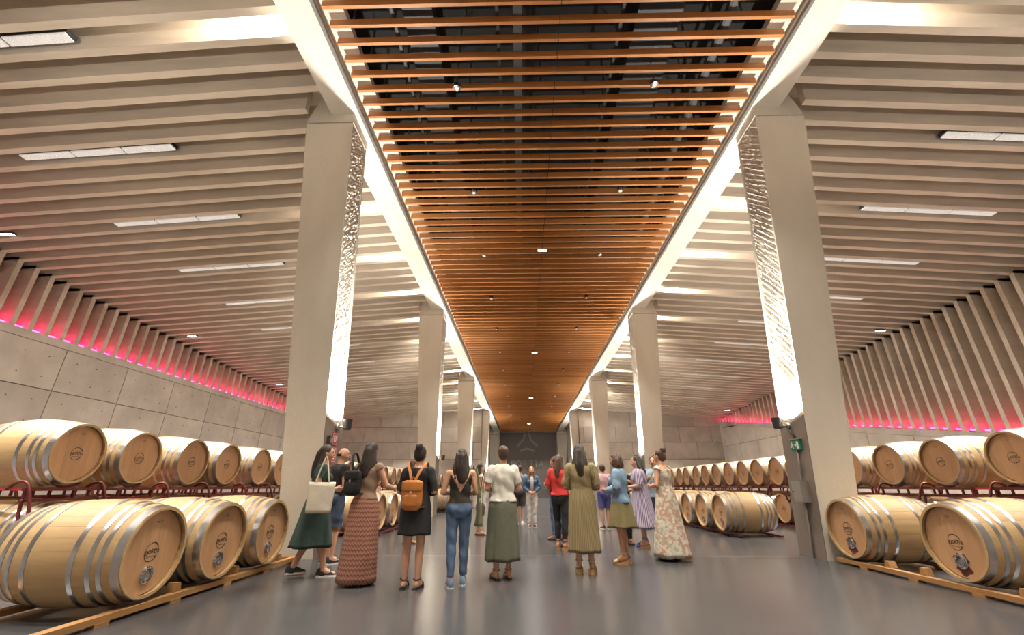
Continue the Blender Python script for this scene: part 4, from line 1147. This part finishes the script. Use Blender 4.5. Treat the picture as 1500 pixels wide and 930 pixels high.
P9 = person('visitor in grey blue shirt and dark shorts behind the white t-shirt', -.86, 14.7, 1.74, 10, top=('shirt', cloth('grey_blue_shirt', (.16, .18, .23)), T(.6, .84, 1.43), .018), legs=('shorts', cloth('dark_shorts', (.05, .045, .045)), .9, .96, .03), hair='short', hcol='brown', shoe='sneaker', shoec='white', arms=('down', 'down'), male=True)
P10 = person('girl in denim jacket and white jeans facing the group', -.50, 13.58, 1.66, 178, top=('denim_jacket', cloth('denim_jacket', (.07, .13, .22)), T(1.8, 1.0, 1.42), .022), legs=('white_jeans', cloth('white_jeans', (.70, .67, .63)), 1.9, 1.05, .010), hair='front', hcol='fair', shoe='sneaker', shoec='black', arms=('clasp', 'clasp'), skin=2)
MB().loft([[(w_*math.cos(t), .118+.012*math.sin(t)+dy, z) for t in [2*math.pi*k/16 for k in range(16)]] for w_, dy, z in ((.045, -.005, 1.02), (.05, .012, 1.12), (.05, .036, 1.24), (.04, .0, 1.36), (.03, -.03, 1.40))]).build('grey_top', cloth('grey_top', (.55, .54, .54)), P10, True)
P11 = person('woman in red sweater and black trousers with black wedge shoes', -.05, 9.0, 1.70, 25, top=('sweater', cloth('red_sweater', (.52, .035, .03)), T(1.7, .93, 1.42), .030), legs=('trousers', blackc, 1.85, 1.0, .012), hair='long', hcol='brown', shoe='wedge', shoec='black', arms=('fold', 'fold'), stance=(-.05, .06))
P12 = person('visitor in dark blue shirt and blue jeans behind the red sweater', -.01, 10.6, 1.76, -50, top=('shirt', cloth('navy_shirt', (.05, .06, .10)), T(.6, .84, 1.43), .018), legs=('jeans', denim, 1.95, .97, .016), hair='short', hcol='brown', shoe='shoe', shoec='brown', arms=('fold', 'fold'), male=True)
P13 = person('woman in long olive striped dress with black belt', .08, 6.74, 1.70, 12, dress=('dress', pattern('olive_stripe', 'stripes', [(.30, .235, .12), (.20, .155, .075)]), T(1.45, 1.0, 1.41), .022, (1.10, .26, [(1.10, .146, .112), (.93, .19, .155), (.26, .225, .21)], 10, .04)), hair='long', hcol='dark', shoe='wedge', shoec='beige', arms=('fold', 'fold'), belt=(1.06, .152, .118, blackc))
P14 = person('visitor in pink shirt and blue shorts behind the olive dress', 1.56, 13.2, 1.70, -10, top=('shirt', cloth('pink_shirt', (.60, .38, .42)), T(.9, .84, 1.43), .022), legs=('shorts', cloth('blue_shorts', (.08, .09, .30)), .85, .97, .03), hair='short', hcol='brown', shoe='sneaker', shoec='black', arms=('down', 'fold'), male=True)
P15 = person('woman in pale denim jacket and short olive skirt', .80, 7.52, 1.62, -62, top=('denim_jacket', denim_l, T(1.85, .90, 1.43), .030), skirt=('short_skirt', cloth('olive_skirt', (.20, .17, .075), bump=.5, bs=12), (1.0, .53, [(1.0, .15, .115), (.9, .20, .165), (.53, .255, .225)], 9, .06)), hair='bob', hcol='brown', shoe='wedge', shoec='beige', arms=('fold', 'fold'), skin=1, head=10)
P16 = person('visitor in black trousers hidden behind the pale denim jacket', 1.36, 9.92, 1.60, 175, top=('shirt', blackc, T(.9, .84, 1.43), .018), legs=('trousers', blackc, 1.95, .97, .02), hair='short', hcol='dark', shoe='shoe', shoec='brown', arms=('fold', 'fold'), male=True)
P17 = person('black haired woman in purple striped midi dress', 1.62, 9.41, 1.70, -72, dress=('dress', pattern('purple_stripe', 'stripes', [(.58, .54, .62), (.15, .10, .26)]), T(1.1, 1.0, 1.41), .026, (1.12, .34, [(1.12, .165, .14), (.93, .215, .185), (.34, .30, .27)], 9, .05)), hair='long', hcol='black', shoe='wedge', shoec='blue', arms=('phone', 'fold'), skin=2, big=.12)
purse(P17, (.33, -.02, .83), 'brown leather shoulder bag beside the purple striped dress', cloth('brown_leather', (.20, .11, .07), rough=.5), 1, .55)
P18 = person('dark haired man in light blue shirt standing behind the floral dress', 2.3, 10.6, 1.76, 205, top=('shirt', cloth('light_blue_shirt', (.30, .40, .50)), T(.8, .84, 1.43), .020), legs=('trousers', cloth('dark_trousers', (.04, .04, .05)), 1.95, .97, .018), hair='short', hcol='dark', shoe='shoe', shoec='brown', arms=('phone', 'fold'), male=True)
P19 = person('woman in long pale floral sleeveless dress', 1.66, 7.93, 1.72, -40, dress=('dress', pattern('floral', 'floral', [(.62, .58, .48), (.55, .52, .44), (.40, .42, .32), (.66, .62, .54), (.56, .32, .22), (.60, .55, .46), (.5, .33, .24)]), T(.06, 1.0, 1.36), .014, (1.10, .05, [(1.10, .148, .115), (.93, .195, .16), (.05, .30, .29)], 8, .05)), hair='bun', hcol='brown', shoe='sandal', shoec='tan', arms=('fold', 'fold'), skin=0)
